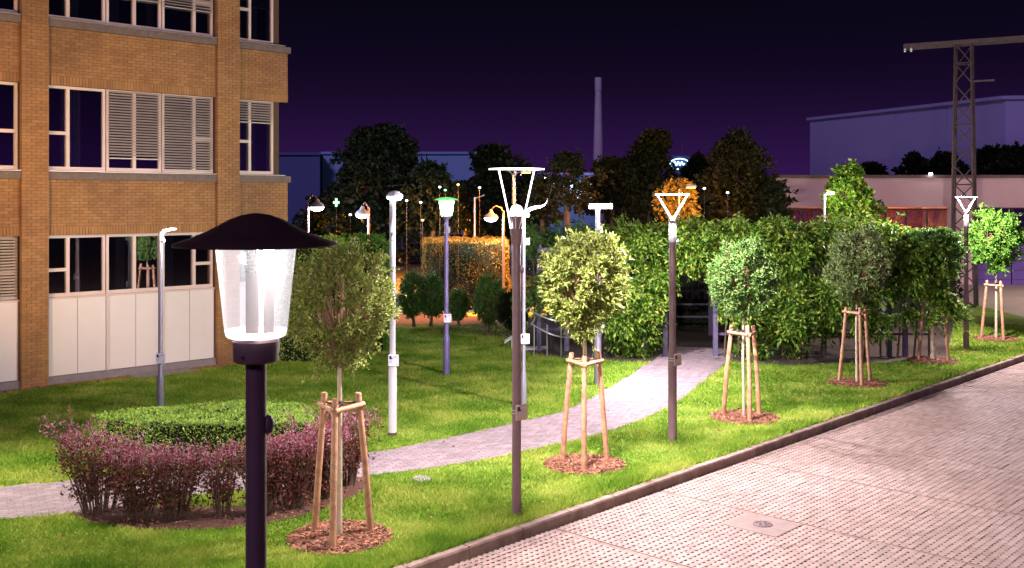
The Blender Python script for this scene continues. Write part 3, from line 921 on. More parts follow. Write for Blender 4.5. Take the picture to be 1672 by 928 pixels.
y_lamp(1577.5, 571, 'fork-shaped lamp on dark post standing in front of the lattice pylon', 3300, plt=False)

# flat LED head
X, Y = gp(976, 628)
fl = thing('flat_head_lamp', (X, Y, 0), 'post with glaring flat rectangular lamp head, half hidden behind the second staked tree', 'lamp')
pole(fl, [(.085, -.05), (.085, 1.55), (.06, 1.63), (.055, 4.2)], M['pole_grey'])
MB().box(-.2, .34, -.14, .14, 4.245, 4.285).build('head', M['pole_grey'], fl)
MB().box(-.195, .335, -.135, .135, 4.165, 4.243).build('lens', M['led'], fl)
plate(fl, 1.45, .07, R(25))
MB().box(.05, .11, -.04, .04, 3.60, 3.74).build('control_box', M['box_grey'], fl)
lamp_light(fl, (.25, -.05, 4.10), 4200, (1.0, .90, 1.0), .12, 172, (.84, -.06, -.53))

# silver lamp
X, Y = gp(641, 712)
sl = thing('column_lamp', (X, Y, 0), 'silver lamp column with small mushroom head standing at the path edge', 'lamp')
pole(sl, [(.078, .07), (.078, 1.22), (.055, 1.36), (.055, 4.40)], M['pole_silver'], 24)
MB().lathe([(.082, -.05), (.082, .07), (.06, .075)], 20).build('foot', M['hat'], sl, True)
MB().lathe([(.02, 4.405), (.155, 4.43), (.15, 4.46), (.10, 4.51), (.03, 4.535), (.004, 4.538)], 28, .04).build('head', M['white'], sl, True)
MB().lathe([(.145, 4.424), (.147, 4.405), (.12, 4.375), (.06, 4.355), (.004, 4.35)], 28, .04).build('lens', M['led'], sl, True)
MB().box(-.03, .03, -.068, -.05, 3.76, 3.90).build('hatch', M['box_grey'], sl)
plate(sl, 1.41, .056, R(5))
lamp_light(sl, (.16, -.16, 4.28), 380, COOL, .07, 130, (.25, -.55, -.8))

# grey lamp before the brick facade
X, Y = gp(262, 665)
fg = thing('column_lamp', (X, Y, 0), 'slim grey lamp column with angled flat head before the white wall panels', 'lamp')
pole(fg, [(.075, -.05), (.075, .62), (.048, .72), (.045, 3.64)], M['pole_grey'])
MB().path([(0, 0, 3.60), (.02, 0, 3.68), (.10, 0, 3.72)], [.06, .06, .04], 12).build('arm', M['pole_grey'], fg, True)
hd = MB(); hd.prism_y([(.05, 3.70), (.31, 3.755), (.33, 3.775), (.30, 3.79), (.06, 3.75)], -.07, .07); hd.build('head', M['pole_silver'], fg)
hd = MB(); hd.prism_y([(.11, 3.700), (.31, 3.744), (.31, 3.752), (.11, 3.708)], -.06, .06); hd.build('lens', M['led_cool'], fg)
MB().lathe([(.022, 3.48), (.03, 3.50), (.03, 3.54), (.015, 3.56)], 14, .07, -.02).build('sensor', M['white'], fg, True)
plate(fg, 1.04, .05, R(4))
lamp_light(fg, (.26, -.06, 3.64), 110, COOL, .05)

# pendant lamps across the road
def pendant(px_, Y, top_py, arm, label, power, poles=1):
    X = (px_ - 836) / F * Y
    t = thing('pendant_lamp', (X, Y, -.10), label, 'lamp', 'pendant lamps across the road')
    z = zat(top_py, Y) + .1
    pole(t, [(.075, -.1), (.07, 1.0), (.05, 1.1), (.045, z + .05)], M['pole_dark'], 12)
    s = 1 if arm > 0 else -1
    MB().path([(0, 0, z), (s*.1, 0, z + .18), (arm * .6, 0, z + .26), (arm, 0, z + .12)], [.03, .028, .024, .02], 8).build('arm', M['pole_dark'], t, True)
    MB().lathe([(.30, z - .22), (.25, z - .12), (.10, z - .02), (.06, z + .10), (.02, z + .12)], 20, arm, 0).build('bell_shade', M['pole_grey'], t, True)
    MB().lathe([(.27, z - .23), (.22, z - .32), (.10, z - .37), (.01, z - .38)], 20, arm, 0).build('globe', M['led_cool'], t, True)
    lamp_light(t, (arm, -.02, z - .46), power, COOL, .1)
pendant(503, 39, 329, .34, 'pendant lamp on double dark post left of the big dark tree', 700)
pendant(602, 40, 341, -.24, 'pendant lamp on thin violet post in front of the big dark tree', 700)
pendant(822, 41, 347, -.50, 'pendant lamp hanging left of its post beyond the orange hedge', 500)
X = (775 - 836) / F * 46
t = thing('signal_post', (X, 46, -.1), 'thin grey unlit post between the green lantern and the orange hedge', 'post')
MB().lathe([(.06, -.1), (.045, 4.6)], 10).build('shaft', M['pole_grey'], t, True)
MB().tube((0, 0, 4.55), (.45, 0, 4.7), .03).build('bracket', M['pole_grey'], t)

# sodium lamps beyond
def sodium(px_, Y, py_, label, power, spot=165, aim=(0, 0, -1)):
    X, _, z = at(px_, py_, Y)
    t = thing('sodium_lamp', (X, Y, -.1), label, 'lamp', 'orange street lamps')
    z += .1
    pole(t, [(.07, -.1), (.05, z)], M['pole_dark'], 10)
    MB().path([(0, 0, z - .05), (.05, 0, z + .10), (.35, -.1, z + .16)], [.04, .035, .03], 8).build('arm', M['pole_dark'], t, True)
    MB().box(.30, .72, -.22, .02, z + .13, z + .21).build('head', M['pole_grey'], t)
    MB().box(.34, .68, -.2, 0, z + .09, z + .128).build('lens', M['sodium'], t)
    lamp_light(t, (.5, -.1, z + .0), power, SODIUM, .12, spot, aim)
sodium(1108, 43.2, 311, 'orange street lamp glowing among the leaves behind the pergola', 2800, 150, (-.15, .55, -.55))
sodium(838, 40.6, 287, 'orange street lamp behind the trident lamp lighting the hedge top', 13000, 120, (-.55, .25, -.70))
sodium(640, 54, 290, 'orange street lamp hidden by the big dark tree at the road', 15000)
# warm lamp added on the left lawn, outside the picture, to light the facade
t = thing('facade_fill_lamp', (-10.6, 15.6, 0), 'tall floodlight post added out of view on the left lawn to light the brick facade warmly', 'lamp')
pole(t, [(.09, -.05), (.08, 1.2), (.06, 1.3), (.05, 5.8)], M['pole_grey'])
MB().path([(0, 0, 5.75), (0, .1, 5.95), (-.1, .5, 6.0)], [.05, .045, .04], 8).build('arm', M['pole_grey'], t, True)
MB().box(-.22, .06, .45, 1.0, 5.96, 6.05).build('head', M['pole_grey'], t)
MB().box(-.19, .03, .5, .96, 5.92, 5.958).build('lens', M['sodium'], t)
lamp_light(t, (-.08, .7, 5.8), 2500, (1.0, .60, .29), .2, 98, (.10, .98, .10))

# unseen lamp added just left of the picture to light path and lawn
t = thing('column_lamp', (-8.5, 15.0, 0), 'unseen silver lamp column added to light the left end of the path', 'lamp')
pole(t, [(.078, -.05), (.078, 1.22), (.055, 1.36), (.055, 4.40)], M['pole_silver'], 24)
MB().lathe([(.02, 4.405), (.155, 4.43), (.15, 4.46), (.10, 4.51), (.03, 4.535), (.004, 4.538)], 28, .04).build('head', M['white'], t, True)
MB().lathe([(.145, 4.424), (.147, 4.412), (.09, 4.400), (.004, 4.396)], 28, .04).build('lens', M['led'], t, True)
lamp_light(t, (.16, -.1, 4.33), 2200, WARM, .07, 140, (.40, -.25, -.88))

# ------------------------------------------------------------------ staked ball trees
MULCH = []
def ball_tree(uu, vv, ordinal, mat, crown_r, crown_h, ctop, leaf, asp, ntw, nl, label, flat=0., spread=.9, yaw=0., stake_label='', mulch_label='', trunk_r=.035, sag=0., pear=.34, lump=.2):
    X, Y = kw(uu, vv)
    # mulch ring
    t = thing('mulch_bed', (X, Y, 0), mulch_label, 'mulch', 'round bark mulch beds around the staked trees', kind='stuff')
    mb = MB(); pts = []
    for k in range(28):
        a = 2 * math.pi * k / 28; r = .66 * (1 + .05 * math.sin(3*a + uu) + random.gauss(0, .02))
        pts.append((r, a))
    n = 28
    mb.v = [(r*math.cos(a), r*math.sin(a), .004) for r, a in pts] + [(.6*r*math.cos(a), .6*r*math.sin(a), .035) for r, a in pts] + [(0, 0, .04)]
    for k in range(n): mb.f += [(k, (k+1) % n, n + (k+1) % n, n + k), (n + k, n + (k+1) % n, 2*n)]
    mb.build('bed', M['mulchbed'], t)
    m = 1100
    rr = .68 * np.sqrt(rng.random(m)); aa = rng.random(m) * 6.283
    Vc = []
    base = np.array(MB().box(-.5, .5, -.5, .5, -.5, .5).v)
    ch = MB()
    fcs = MB().box(0, 1, 0, 1, 0, 1).f
    for r, a in zip(rr, aa):
        L = .03 + .05 * random.random()
        B_ = base * np.array((L, L * .38, .010))
        e1, e2, e3 = random.gauss(0, .35), random.gauss(0, .35), random.random() * 6.28
        c, s = math.cos(e1), math.sin(e1); B_ = B_ @ np.array(((c, 0, s), (0, 1, 0), (-s, 0, c)))
        c, s = math.cos(e2), math.sin(e2); B_ = B_ @ np.array(((1, 0, 0), (0, c, -s), (0, s, c)))
        c, s = math.cos(e3), math.sin(e3); B_ = B_ @ np.array(((c, -s, 0), (s, c, 0), (0, 0, 1)))
        B_ = B_ + np.array((r * math.cos(a), r * math.sin(a), .012 + .035 * max(0, 1 - r / .68) ** .6 + .012 * random.random()))
        k = len(ch.v); ch.v += [tuple(q) for q in B_]; ch.f += [tuple(i + k for i in f) for f in fcs]
    o = ch.build('bark_chips', M['mulch'], t); o['kind'] = 'stuff'
    MULCH.append((X, Y))
    # tree
    t = thing('ball_tree', (X, Y, 0), label, 'tree', 'staked ball-headed trees along the kerb')
    zb = ctop - crown_h
    lean = random.gauss(0, .015)
    MB().path([(0, 0, -.1), (lean*.3, 0, .4), (lean, .01, 1.2), (lean*.5, 0, zb - .05), (0, 0, zb + crown_h * .45)], [trunk_r*1.25, trunk_r, trunk_r*.92, trunk_r*.85, trunk_r*.45], 12).build('trunk', M['bark_pale'], t, True)
    c = (0, 0, zb + crown_h * .52)
    V, be, ta, tb_ = bough_crown(c, (crown_r, crown_r, crown_h * .52), 110, 12, 14, leaf * 1.08, asp, pear, flat, spread, sag)
    quads('crown', V, M[mat], t)
    bt = MB()
    for q in be:
        st_ = (random.gauss(0, .02), random.gauss(0, .02), zb + random.random() * .15 - .03)
        mid = np.array(st_) * .45 + q * .55 + np.array((random.gauss(0, .03), random.gauss(0, .03), .03))
        bt.path([st_, mid, q], [.013, .009, .005], 4, False)
    segs(bt, ta, tb_, .004, len(ta))
    bt.build('branches', M['twig'], t)['kind'] = 'stuff'
    # stakes
    t = thing('tree_stakes', (X, Y, 0), stake_label, 'tree stakes', 'three-legged wooden tree stakes', rz=yaw)
    tops = []
    for k in range(3):
        a = R(90 * 0) + k * 2.0944
        b0 = (.44 * math.cos(a), .44 * math.sin(a)); b1 = (.255 * math.cos(a), .255 * math.sin(a))
        hz = 1.84 + random.gauss(0, .012)
        MB().path([(b0[0], b0[1], -.15), ((b0[0]+b1[0])/2 + random.gauss(0, .006), (b0[1]+b1[1])/2 + random.gauss(0, .006), .9), (b1[0], b1[1], hz - .02), (b1[0], b1[1], hz)], [.046, .043, .041, .034], 12).build('stake', M['stake'], t, True)
        tops.append((.265 * math.cos(a), .265 * math.sin(a), 1.70))
    for k in range(3):
        p, q = np.array(tops[k]), np.array(tops[(k+1) % 3]); d = (q - p) / np.linalg.norm(q - p)
        out = unit((p + q) / 2 * np.array((1, 1, 0))) * .045
        MB().path([p - d * .05 + out, q + d * .05 + out], [.032, .032], 10).build('rail', M['stake'], t, True)
    tie = MB()
    for k in range(3):
        p = np.array(tops[k]) + np.array((0, 0, .04)); q = np.array((0.045*math.cos(k*2.09+1), .045*math.sin(k*2.09+1), 1.75))
        tie.path([p, (p + q) / 2 - np.array((0, 0, .015)), q], .011, 6)
    tie.lathe([(.042, 1.71), (.048, 1.74), (.042, 1.77)], 10, cap=False)
    tie.build('tie', M['tie'], t, True)

ball_tree(8.10, 10.66, 1, 'leaf_olive', .66, 1.50, 3.72, .050, .42, 620, 16, 'nearest staked tree with dense olive ball crown beside the big lantern', yaw=R(28),
          stake_label='nearest wooden tree stakes, beside the purple hedge', mulch_label='nearest bark mulch bed, below the tree beside the big lantern')
ball_tree(13.1, 10.66, 2, 'leaf_lime', .67, 1.55, 3.70, .075, .32, 460, 17, 'second staked tree with pale lime spiky ball crown right of the trident lamp', yaw=R(-95 + 120), spread=.75,
          stake_label='wooden tree stakes right of the trident lamp, beside the path', mulch_label='bark mulch bed right of the trident lamp post')
ball_tree(18.15, 10.66, 3, 'leaf_teal', .60, 1.40, 3.42, .06, .40, 520, 16, 'third staked tree with soft blue-green ball crown right of the fork-shaped lamp', yaw=R(-88), trunk_r=.03,
          stake_label='wooden tree stakes right of the first fork-shaped lamp', mulch_label='bark mulch bed right of the first fork-shaped lamp')
ball_tree(23.4, 10.7, 4, 'leaf_sage', .70, 1.60, 3.55, .07, .40, 560, 16, 'fourth staked tree with dull grey-green crown in front of the vine pergola', yaw=R(-94),
          stake_label='wooden tree stakes in front of the right half of the pergola', mulch_label='bark mulch bed in front of the right half of the pergola')
ball_tree(28.1, 10.7, 5, 'leaf_green', .72, 1.62, 3.60, .075, .42, 520, 16, 'fifth staked tree with dark flat-topped crown just left of the pylon', yaw=R(-50), flat=.8, trunk_r=.07,
          stake_label='brown wooden tree stakes just left of the lattice pylon', mulch_label='bark mulch bed just left of the lattice pylon')
ball_tree(33.9, 10.95, 6, 'leaf_fresh', .78, 1.70, 3.92, .085, .45, 560, 16, 'farthest staked tree with bright green dome crown right of the pylon', yaw=R(-85), trunk_r=.04,
          stake_label='farthest wooden tree stakes, right of the lattice pylon', mulch_label='farthest bark mulch bed, right of the lattice pylon')

# ------------------------------------------------------------------ barberry hedge (single shrubs) and box hedge
def barberry(px_, py_, w, h, label, nst=34, long=0, tilt=(0, 0)):
    X, Y = gp(px_, py_)
    t = thing('barberry_shrub', (X, Y, 0), label, 'shrub', 'purple barberry hedge')
    stems = MB(); A = []; Bq = []; T = []
    for i in range(nst):
        a = random.random() * 6.283; r = math.sqrt(random.random())
        b0 = (.36 * w * r * math.cos(a), .30 * w * r * math.sin(a), -.02)
        ex, ey = w * r * math.cos(a) + tilt[0], w * .8 * r * math.sin(a) + tilt[1]
        bs = .35 * w
        ez = h * (.86 + .2 * random.random()) * (1 - .16 * r * r)
        m = (b0[0] * .4 + ex * .52, b0[1] * .4 + ey * .52, ez * .55)
        stems.path([b0, m, (ex, ey, ez)], [.011, .008, .003], 4, False)
        A.append(m); Bq.append((ex, ey, ez))
        for j in range(11):
            f = .12 + .86 * random.random()
            p0 = np.array(m) * (2 - 2*f) + np.array((ex, ey, ez)) * (2*f - 1) if f > .5 else np.array(b0) * (1 - 2*f) + np.array(m) * 2*f
            dr = np.array((random.gauss(0, .6), random.gauss(0, .6), .25 + .5 * random.random()))
            dr = dr / np.linalg.norm(dr) * (.16 + .16 * random.random())
            A.append(tuple(p0)); q = p0 + dr; q[2] = min(q[2], h * 1.03); Bq.append(tuple(q))
    for i in range(long):
        a = R(95) + random.random() * R(150)
        p0 = np.array((w * .5 * math.cos(a), w * .4 * math.sin(a), h * .75))
        q = p0 + np.array((math.cos(a) * (.25 + .35 * random.random()), random.gauss(0, .2), .30 + .25 * random.random()))
        stems.tube(p0, q, .006, .002, 4, False)
        T.append((p0, q))
    stems.build('stems', M['bark'], t)['kind'] = 'stuff'
    A, Bq = np.array(A), np.array(Bq)
    low = Bq[:, 2] < h * .84
    quads('foliage', sprays(A[low], Bq[low], 12, .044, .6, t0=.1, spread=1.0, jitter=.025), M['leaf_barberry'], t)
    V = sprays(A[~low], Bq[~low], 12, .040, .5, t0=.45, spread=.9, up=.3, jitter=.025)
    quads('foliage_tips', V, M['leaf_barb_tip'], t)['kind'] = 'stuff'
    if T:
        quads('long_shoots', sprays(np.array([p for p, q in T]), np.array([q for p, q in T]), 26, .034, .5, t0=.05, spread=1.0, jitter=.012), M['leaf_barb_tip'], t)['kind'] = 'stuff'
barberry(160, 836, .60, 1.14, 'leftmost purple barberry shrub with long pale shoots', 30, 26, (-.05, 0))
barberry(228, 846, .50, .98, 'second purple barberry shrub from the left with pink flat top', 27)
barberry(287, 846, .46, .97, 'third purple barberry shrub from the left with pink flat top', 26)
barberry(362, 842, .34, .97, 'narrow purple barberry shrub with a gap on both sides', 15, 2)
barberry(430, 838, .42, .99, 'purple barberry shrub right behind the big lantern post', 28)
barberry(478, 828, .50, 1.00, 'purple barberry shrub just right of the big lantern post', 38)
barberry(528, 812, .48, 1.04, 'purple barberry shrub behind the nearest tree stakes', 36, 5)
barberry(566, 792, .46, 1.12, 'rightmost purple barberry shrub at the path edge', 32, 8)
bedm = MB(); bp_ = spline([gp(110, 836), gp(240, 826), (gp(400, 826)), gp(520, 796), gp(590, 776), gp(600, 800), gp(520, 835), gp(400, 862), gp(250, 866), gp(150, 856)], 4)
tag(bedm.prism(bp_, -.02, .008).build('planting_bed', M['mulchbed']), kind='structure')
n = 1400
bx = np.array(bp_); lo, hi = bx.min(0), bx.max(0)
q = lo + rng.random((n, 2)) * (hi - lo); q = q[in_poly(q[:, 0], q[:, 1], bp_)]
lv = leaf_quads(np.c_[q, .01 + .02 * rng.random(len(q))], np.c_[rng.normal(size=(len(q), 2)), .25 * rng.normal(size=len(q))], .03 + .03 * rng.random(len(q)), .6)
tag(quads('leaf_litter', lv, M['mulch']), 'reddish dead leaves lying under the purple hedge', 'leaf litter', kind='stuff')

def box_hedge(name, poly, h, mat, label, nleaf, size, cat='hedge', group=None, z0=0., corem='core', wob=.03):
    """clipped hedge: dense leaves over a dark core added to block light"""
    cx = sum(p[0] for p in poly) / len(poly); cy = sum(p[1] for p in poly) / len(poly)
    t = thing(name, (cx, cy, z0), label, cat, group)
    P = [(x - cx, y - cy) for x, y in poly]
    small = [(x * .93, y * .90) for x, y in P]
    MB().prism(small, -.05, h - .07).build('light_block_core', M[corem], t)
    area = abs(sum(P[i][0] * P[(i+1) % len(P)][1] - P[(i+1) % len(P)][0] * P[i][1] for i in range(len(P)))) / 2
    per = [math.dist(P[i], P[(i+1) % len(P)]) for i in range(len(P))]
    tot = area + sum(per) * h
    nt_ = int(nleaf * area / tot)
    A_ = np.array(P); lo, hi = A_.min(0), A_.max(0)
    q = lo + rng.random((nt_ * 3, 2)) * (hi - lo); q = q[in_poly(q[:, 0], q[:, 1], P)][:nt_]
    wv = wob * (np.sin(q[:, 0] * 3.1 + q[:, 1] * 2.3) + np.sin(q[:, 0] * 7.7 - q[:, 1] * 5.1) * .6)
    pts = [np.c_[q, h - .05 + wv + .05 * rng.random(len(q))]]; ds = [np.c_[rng.normal(size=(len(q), 2)) * .7, np.full(len(q), .8) + rng.normal(size=len(q)) * .3]]
    for i in range(len(P)):
        m = int(nleaf * per[i] * h / tot)
        a, b = np.array(P[i]), np.array(P[(i+1) % len(P)])
        f = rng.random((m, 1)); e = (b - a) / (per[i] + 1e-9); nn = np.array((e[1], -e[0]))
        c2 = (a + b) / 2
        if nn @ c2 < 0: nn = -nn
        zz = h * rng.random(m) ** .85
        dpt = (-.04 + .06 * rng.random((m, 1)) + wob * np.sin(f * per[i] * 4 + zz[:, None] * 5))
        pts.append(np.c_[a + (b - a) * f + nn * dpt, zz])
        ds.append(np.c_[nn * .7 + rng.normal(size=(m, 2)) * .6, rng.normal(size=m) * .5 + .35])
    quads('foliage', leaf_quads(np.concatenate(pts), np.concatenate(ds), size * (.6 + .8 * rng.random(sum(len(p) for p in pts))), .55), M[mat], t)
    return t
hz_ = .78
def hp(px_, py_): return gp(px_, py_, hz_)
box_hedge('box_hedge', spline([hp(150, 678), hp(240, 692), hp(330, 690), hp(430, 690), hp(505, 690), hp(512, 672), hp(480, 655), hp(380, 656), hp(250, 664)], 3), hz_, 'leaf_box', 'low clipped green hedge with flat bright top behind the purple shrubs', 17000, .045)

# tall hedges and topiary behind the lawn
def px_poly(pxs, Y0, Y1):
    return [((pxs[0]-836)/F*Y0, Y0), ((pxs[1]-836)/F*Y0, Y0), ((pxs[1]-836)/F*Y1, Y1), ((pxs[0]-836)/F*Y1, Y1)]
box_hedge('tall_hedge', px_poly((455, 560), 27.5, 30), 3.15, 'leaf_box', 'tall bright green hedge behind the crown of the nearest staked tree', 15000, .075, wob=.12)
box_hedge('tall_hedge', px_poly((545, 628), 29.5, 32), 3.15, 'leaf_fresh', 'rounded green hedge block left of the silver lamp column', 12000, .075, wob=.12)
box_hedge('tall_hedge', px_poly((694, 826), 41.5, 46), 2.65, 'leaf_hedge', 'dark clipped hedge with orange lit top behind the green lantern', 15000, .09, wob=.06)

def topiary(px_, py_, w, h, label, stems=1, mat='leaf_shrub', nt_=300, leaf=.06):
    X, Y = gp(px_, py_)
    t = thing('topiary_shrub', (X, Y, 0), label, 'shrub', 'round shrubs at the back of the lawn')
    Vs = []; tw = MB()
    for k in range(stems):
        ox = (k - (stems - 1) / 2) * w * .95
        c = (ox, 0, h * .57)
        V, st, en = crown(c, (w * (.62 if stems > 1 else 1), w * .7, h * .44), nt_ + 160, 18, leaf * 1.25, .55, lump=.1)
        Vs.append(V)
        for j in range(5):
            i = random.randrange(len(st))
            tw.path([(ox * .8 + random.gauss(0, .04), random.gauss(0, .04), -.05), (ox, 0, h * .3), st[i]], [.03, .025, .01], 5, False)
    tw.build('stems', M['bark'], t)['kind'] = 'stuff'
    quads('foliage', np.concatenate(Vs), M[mat], t)
topiary(690, 535, .72, 1.85, 'double-stemmed round shrub between silver column and green lantern', 2)
topiary(748, 531, .34, 1.22, 'smallest round shrub just right of the green lantern post', 1, nt_=220)
topiary(797, 541, .62, 1.75, 'round shrub on stem left of the trident lamp post', 1)
topiary(838, 548, .45, 1.45, 'dark low shrub hidden behind the trident lamp post', 1, 'leaf_dark')
sheet('shrub_bed', [gp(632, 538), gp(700, 541), gp(850, 552), gp(850, 522), gp(700, 512), gp(632, 514)], .012, M['mulchbed'], -.05)

# ------------------------------------------------------------------ vine pergola
pg = thing('pergola', (6.5, 29.5, 0), 'timber pergola tinted as if violet lit, with posts and rails beneath the vines', 'pergola')
def L(px_, Y, z=0):                        # pixel column at depth Y, in pergola coordinates
    return ((px_ - 836) / F * Y - 6.5, Y - 29.5, z)
PF, PB = 28.6, 33.0
fronts = [880, 925, 1052, 1086, 1168, 1250, 1345, 1452, 1478, 1520]
for p in fronts:
    Yp = 29.6 if p < 1000 else PF
    x, y, _ = L(p, Yp)
    MB().box(x - .06, x + .06, y - .06, y + .06, -.1, 2.9).build('post', M['post_lit_violet'], pg)
for p in (900, 990, 1080, 1160, 1250, 1345, 1440):
    x, y, _ = L(p, PB)
    MB().box(x - .06, x + .06, y - .06, y + .06, -.1, 2.9).build('post', M['post_lit_violet'], pg)
for a, b, Yp in ((875, 1090, 29.6), (1166, 1530, PF)):
    for z in (.62, 1.12):
        p, q = L(a, Yp, z), L(b, Yp, z)
        MB().box(p[0], q[0], p[1] + .064, p[1] + .10, z - .035, z + .035).build('rail', M['post_lit_violet'], pg)
for z in (.62, 1.02, 1.45):
    p, q = L(890, PB, z), L(1450, PB, z)
    MB().box(p[0], q[0], p[1] - .10, p[1] - .064, z - .03, z + .03).build('rail', M['post_lit_violet'], pg)
for k in range(9):
    p = L(1090 + k * 10, PB, 0)
    MB().box(p[0] - .012, p[0] + .012, p[1] - .12, p[1] - .105, 1.2, 2.3).build('trellis_bar', M['post_lit_violet'], pg)
for z in (1.75, 2.05, 2.35):
    p, q = L(1085, PB, z), L(1172, PB, z)
    MB().box(p[0], q[0], p[1] - .135, p[1] - .122, z - .012, z + .012).build('trellis_bar', M['post_lit_violet'], pg)
for Yp in (PF, 30.8, PB):
    p, q = L(878, Yp, 2.9), L(1530, Yp, 2.9)
    MB().box(p[0], q[0], p[1] - .05, p[1] + .05, 2.9, 3.04).build('beam', M['post_lit_violet'], pg)
for k in range(22):
    x = L(880, 30)[0] + k * .52
    MB().box(x - .03, x + .03, PF - 29.5 - .3, PB - 29.5 + .3, 3.045, 3.14).build('rafter', M['post_lit_violet'], pg)

def vine(name, pxa, pxb, z0, z1, Y0, Y1, ntw, label, mat='leaf_vine', leaf=.14, hang=.6, bottoms=None, stems=True):
    """drooping sprays over the front and the top of the pergola"""
    xa, xb = (pxa - 836) / F * Y0, (pxb - 836) / F * Y0
    cx = (xa + xb) / 2
    t = thing(name, (cx, Y0, 0), label, 'vine', 'climbing vines on the pergola')
    nf = int(ntw * .62); nt2 = ntw - nf
    bx_ = [(p - 836) / F * Y0 for p, _ in bottoms]; bz_ = [b for _, b in bottoms]
    nc = max(10, nf // 16)
    xc = xa + (xb - xa) * rng.random(nc); zbc = np.interp(xc, bx_, bz_); zc = zbc + (z1 - .15 - zbc) * rng.random(nc) ** .85
    yc = -.15 - .30 * np.sin(np.clip((zc - zbc) / (z1 - zbc + .01), 0, 1) * 3.0) + .30 * rng.normal(size=nc)
    ci = rng.integers(0, nc, nf)
    d = np.c_[rng.normal(size=nf) * .75, -.65 - .5 * rng.random(nf), .05 + rng.normal(size=nf) * .6]
    a = np.c_[xc[ci] - cx, yc[ci], zc[ci]] + rng.normal(size=(nf, 3)) * np.array((.07, .05, .07))
    b = a + unit(d) * (.22 + .30 * rng.random((nf, 1)))
    x2 = xa + (xb - xa) * rng.random(nt2); y2 = Y0 - .2 + (Y1 - Y0) * rng.random(nt2)
    z2 = z1 - .12 + .16 * np.sin(x2 * 1.7 + y2) + .13 * np.sin(x2 * 4.1) + .15 * rng.normal(size=nt2) - .10 * (rng.random(nt2))
    a2 = np.c_[x2 - cx, y2 - Y0, z2]
    d2 = np.c_[rng.normal(size=(nt2, 2)) * .8, .15 + rng.normal(size=nt2) * .35]; d2[:, 1] -= .3
    b2 = a2 + unit(d2) * (.30 + .25 * rng.random((nt2, 1)))
    A_, B_ = np.concatenate([a, a2]), np.concatenate([b, b2])
    quads('foliage', sprays(A_, B_, 12, leaf, .36, t0=.05, spread=.62, sag=hang, jitter=.03), M[mat], t)
    tw = MB(); segs(tw, A_[::9], B_[::9], .006, 400)
    for k in range(5 if stems else 0):
        xx = (xa + (xb - xa) * (k + .5) / 5) - cx
        tw.path([(xx, .12, -.05), (xx + .1 * random.gauss(0, 1), .05, 1.2), (xx + .15 * random.gauss(0, 1), .12, z1 - .3)], [.03, .025, .015], 6)
    tw.build('stems', M['bark'], t)['kind'] = 'stuff'
    return t
vine('climbing_vine', 858, 1000, .9, 3.35, 29.8, 33, 900, 'dark shaded vine on the left end of the pergola', 'leaf_shrub', bottoms=[(858, .6), (900, 1.35), (1000, 1.4)])
vine('climbing_vine', 985, 1074, .25, 3.50, 28.6, 32, 1700, 'brightly lit vine hanging to the ground left of the path opening', bottoms=[(985, .9), (1015, .1), (1056, .05), (1066, .8), (1074, 1.9)])
vine('climbing_vine', 1066, 1185, 2.1, 3.50, 28.5, 32.5, 1050, 'lit vine arching over the dark path opening', bottoms=[(1066, 1.9), (1090, 2.5), (1158, 2.5), (1185, 1.8)], stems=False)
vine('climbing_vine', 1172, 1290, .15, 3.50, 28.4, 32.5, 2100, 'broad yellow-green vine curtain right of the path opening', bottoms=[(1172, 1.3), (1188, .3), (1215, .1), (1260, .2), (1290, .7)])
vine('climbing_vine', 1275, 1420, .8, 3.50, 28.3, 32.5, 1800, 'darker vine curtain behind the fourth staked tree', bottoms=[(1275, .4), (1330, .7), (1375, .6), (1420, 1.0)])
vine('climbing_vine', 1400, 1535, 1.3, 3.55, 28.2, 32, 1300, 'dark vine on the right end of the pergola behind the fifth staked tree', bottoms=[(1400, 1.0), (1470, 1.1), (1535, .9)])
# amber leaves seen through the opening, dark hedge added to deepen it
box_hedge('ground_shrub', px_poly((1060, 1200), 34.5, 36), 1.1, 'leaf_brown', 'low amber-lit shrubs seen through the path opening', 5000, .09, 'shrub', wob=.1)
box_hedge('backdrop_hedge', px_poly((870, 1560), 37.5, 39), 2.9, 'leaf_dark', 'long dark hedge added behind the pergola to darken its openings', 14000, .12, wob=.15)

# curved rail spirals at the left end
rl = thing('curved_railing', ((900 - 836) / F * 28.6, 28.6, 0), 'curved galvanised handrail loops left of the pergola under the second staked tree', 'railing')
for za, zb in ((1.27, .98), (.92, .52)):
    pts = []
    for k in range(13):
        f = k / 12
        px_ = 867 + 66 * f
        pts.append(((px_ - 900) / F * 28.6, -.35 * math.sin(f * 3.14) , za + (zb - za) * f - .06 * math.sin(f * 3.1)))
    pts += [(pts[-1][0] + .12, .1, zb + .05), (pts[-1][0] + .17, .2, zb + .22)]
    MB().path(pts, .022, 8).build('handrail', M['rail'], rl, True)
for px_ in (872, 893, 916):
    x = (px_ - 900) / F * 28.6
    MB().path([(x, -.1, -.05), (x, -.12, .9)], .018, 8).build('baluster', M['rail'], rl, True)
MB().path([((867-900)/F*28.6 - .05 + .16*math.cos(a), .02, 1.12 + .22*math.sin(a)) for a in np.linspace(-1.2, 3.6, 14)], .014, 6).build('loop', M['rail'], rl, True)

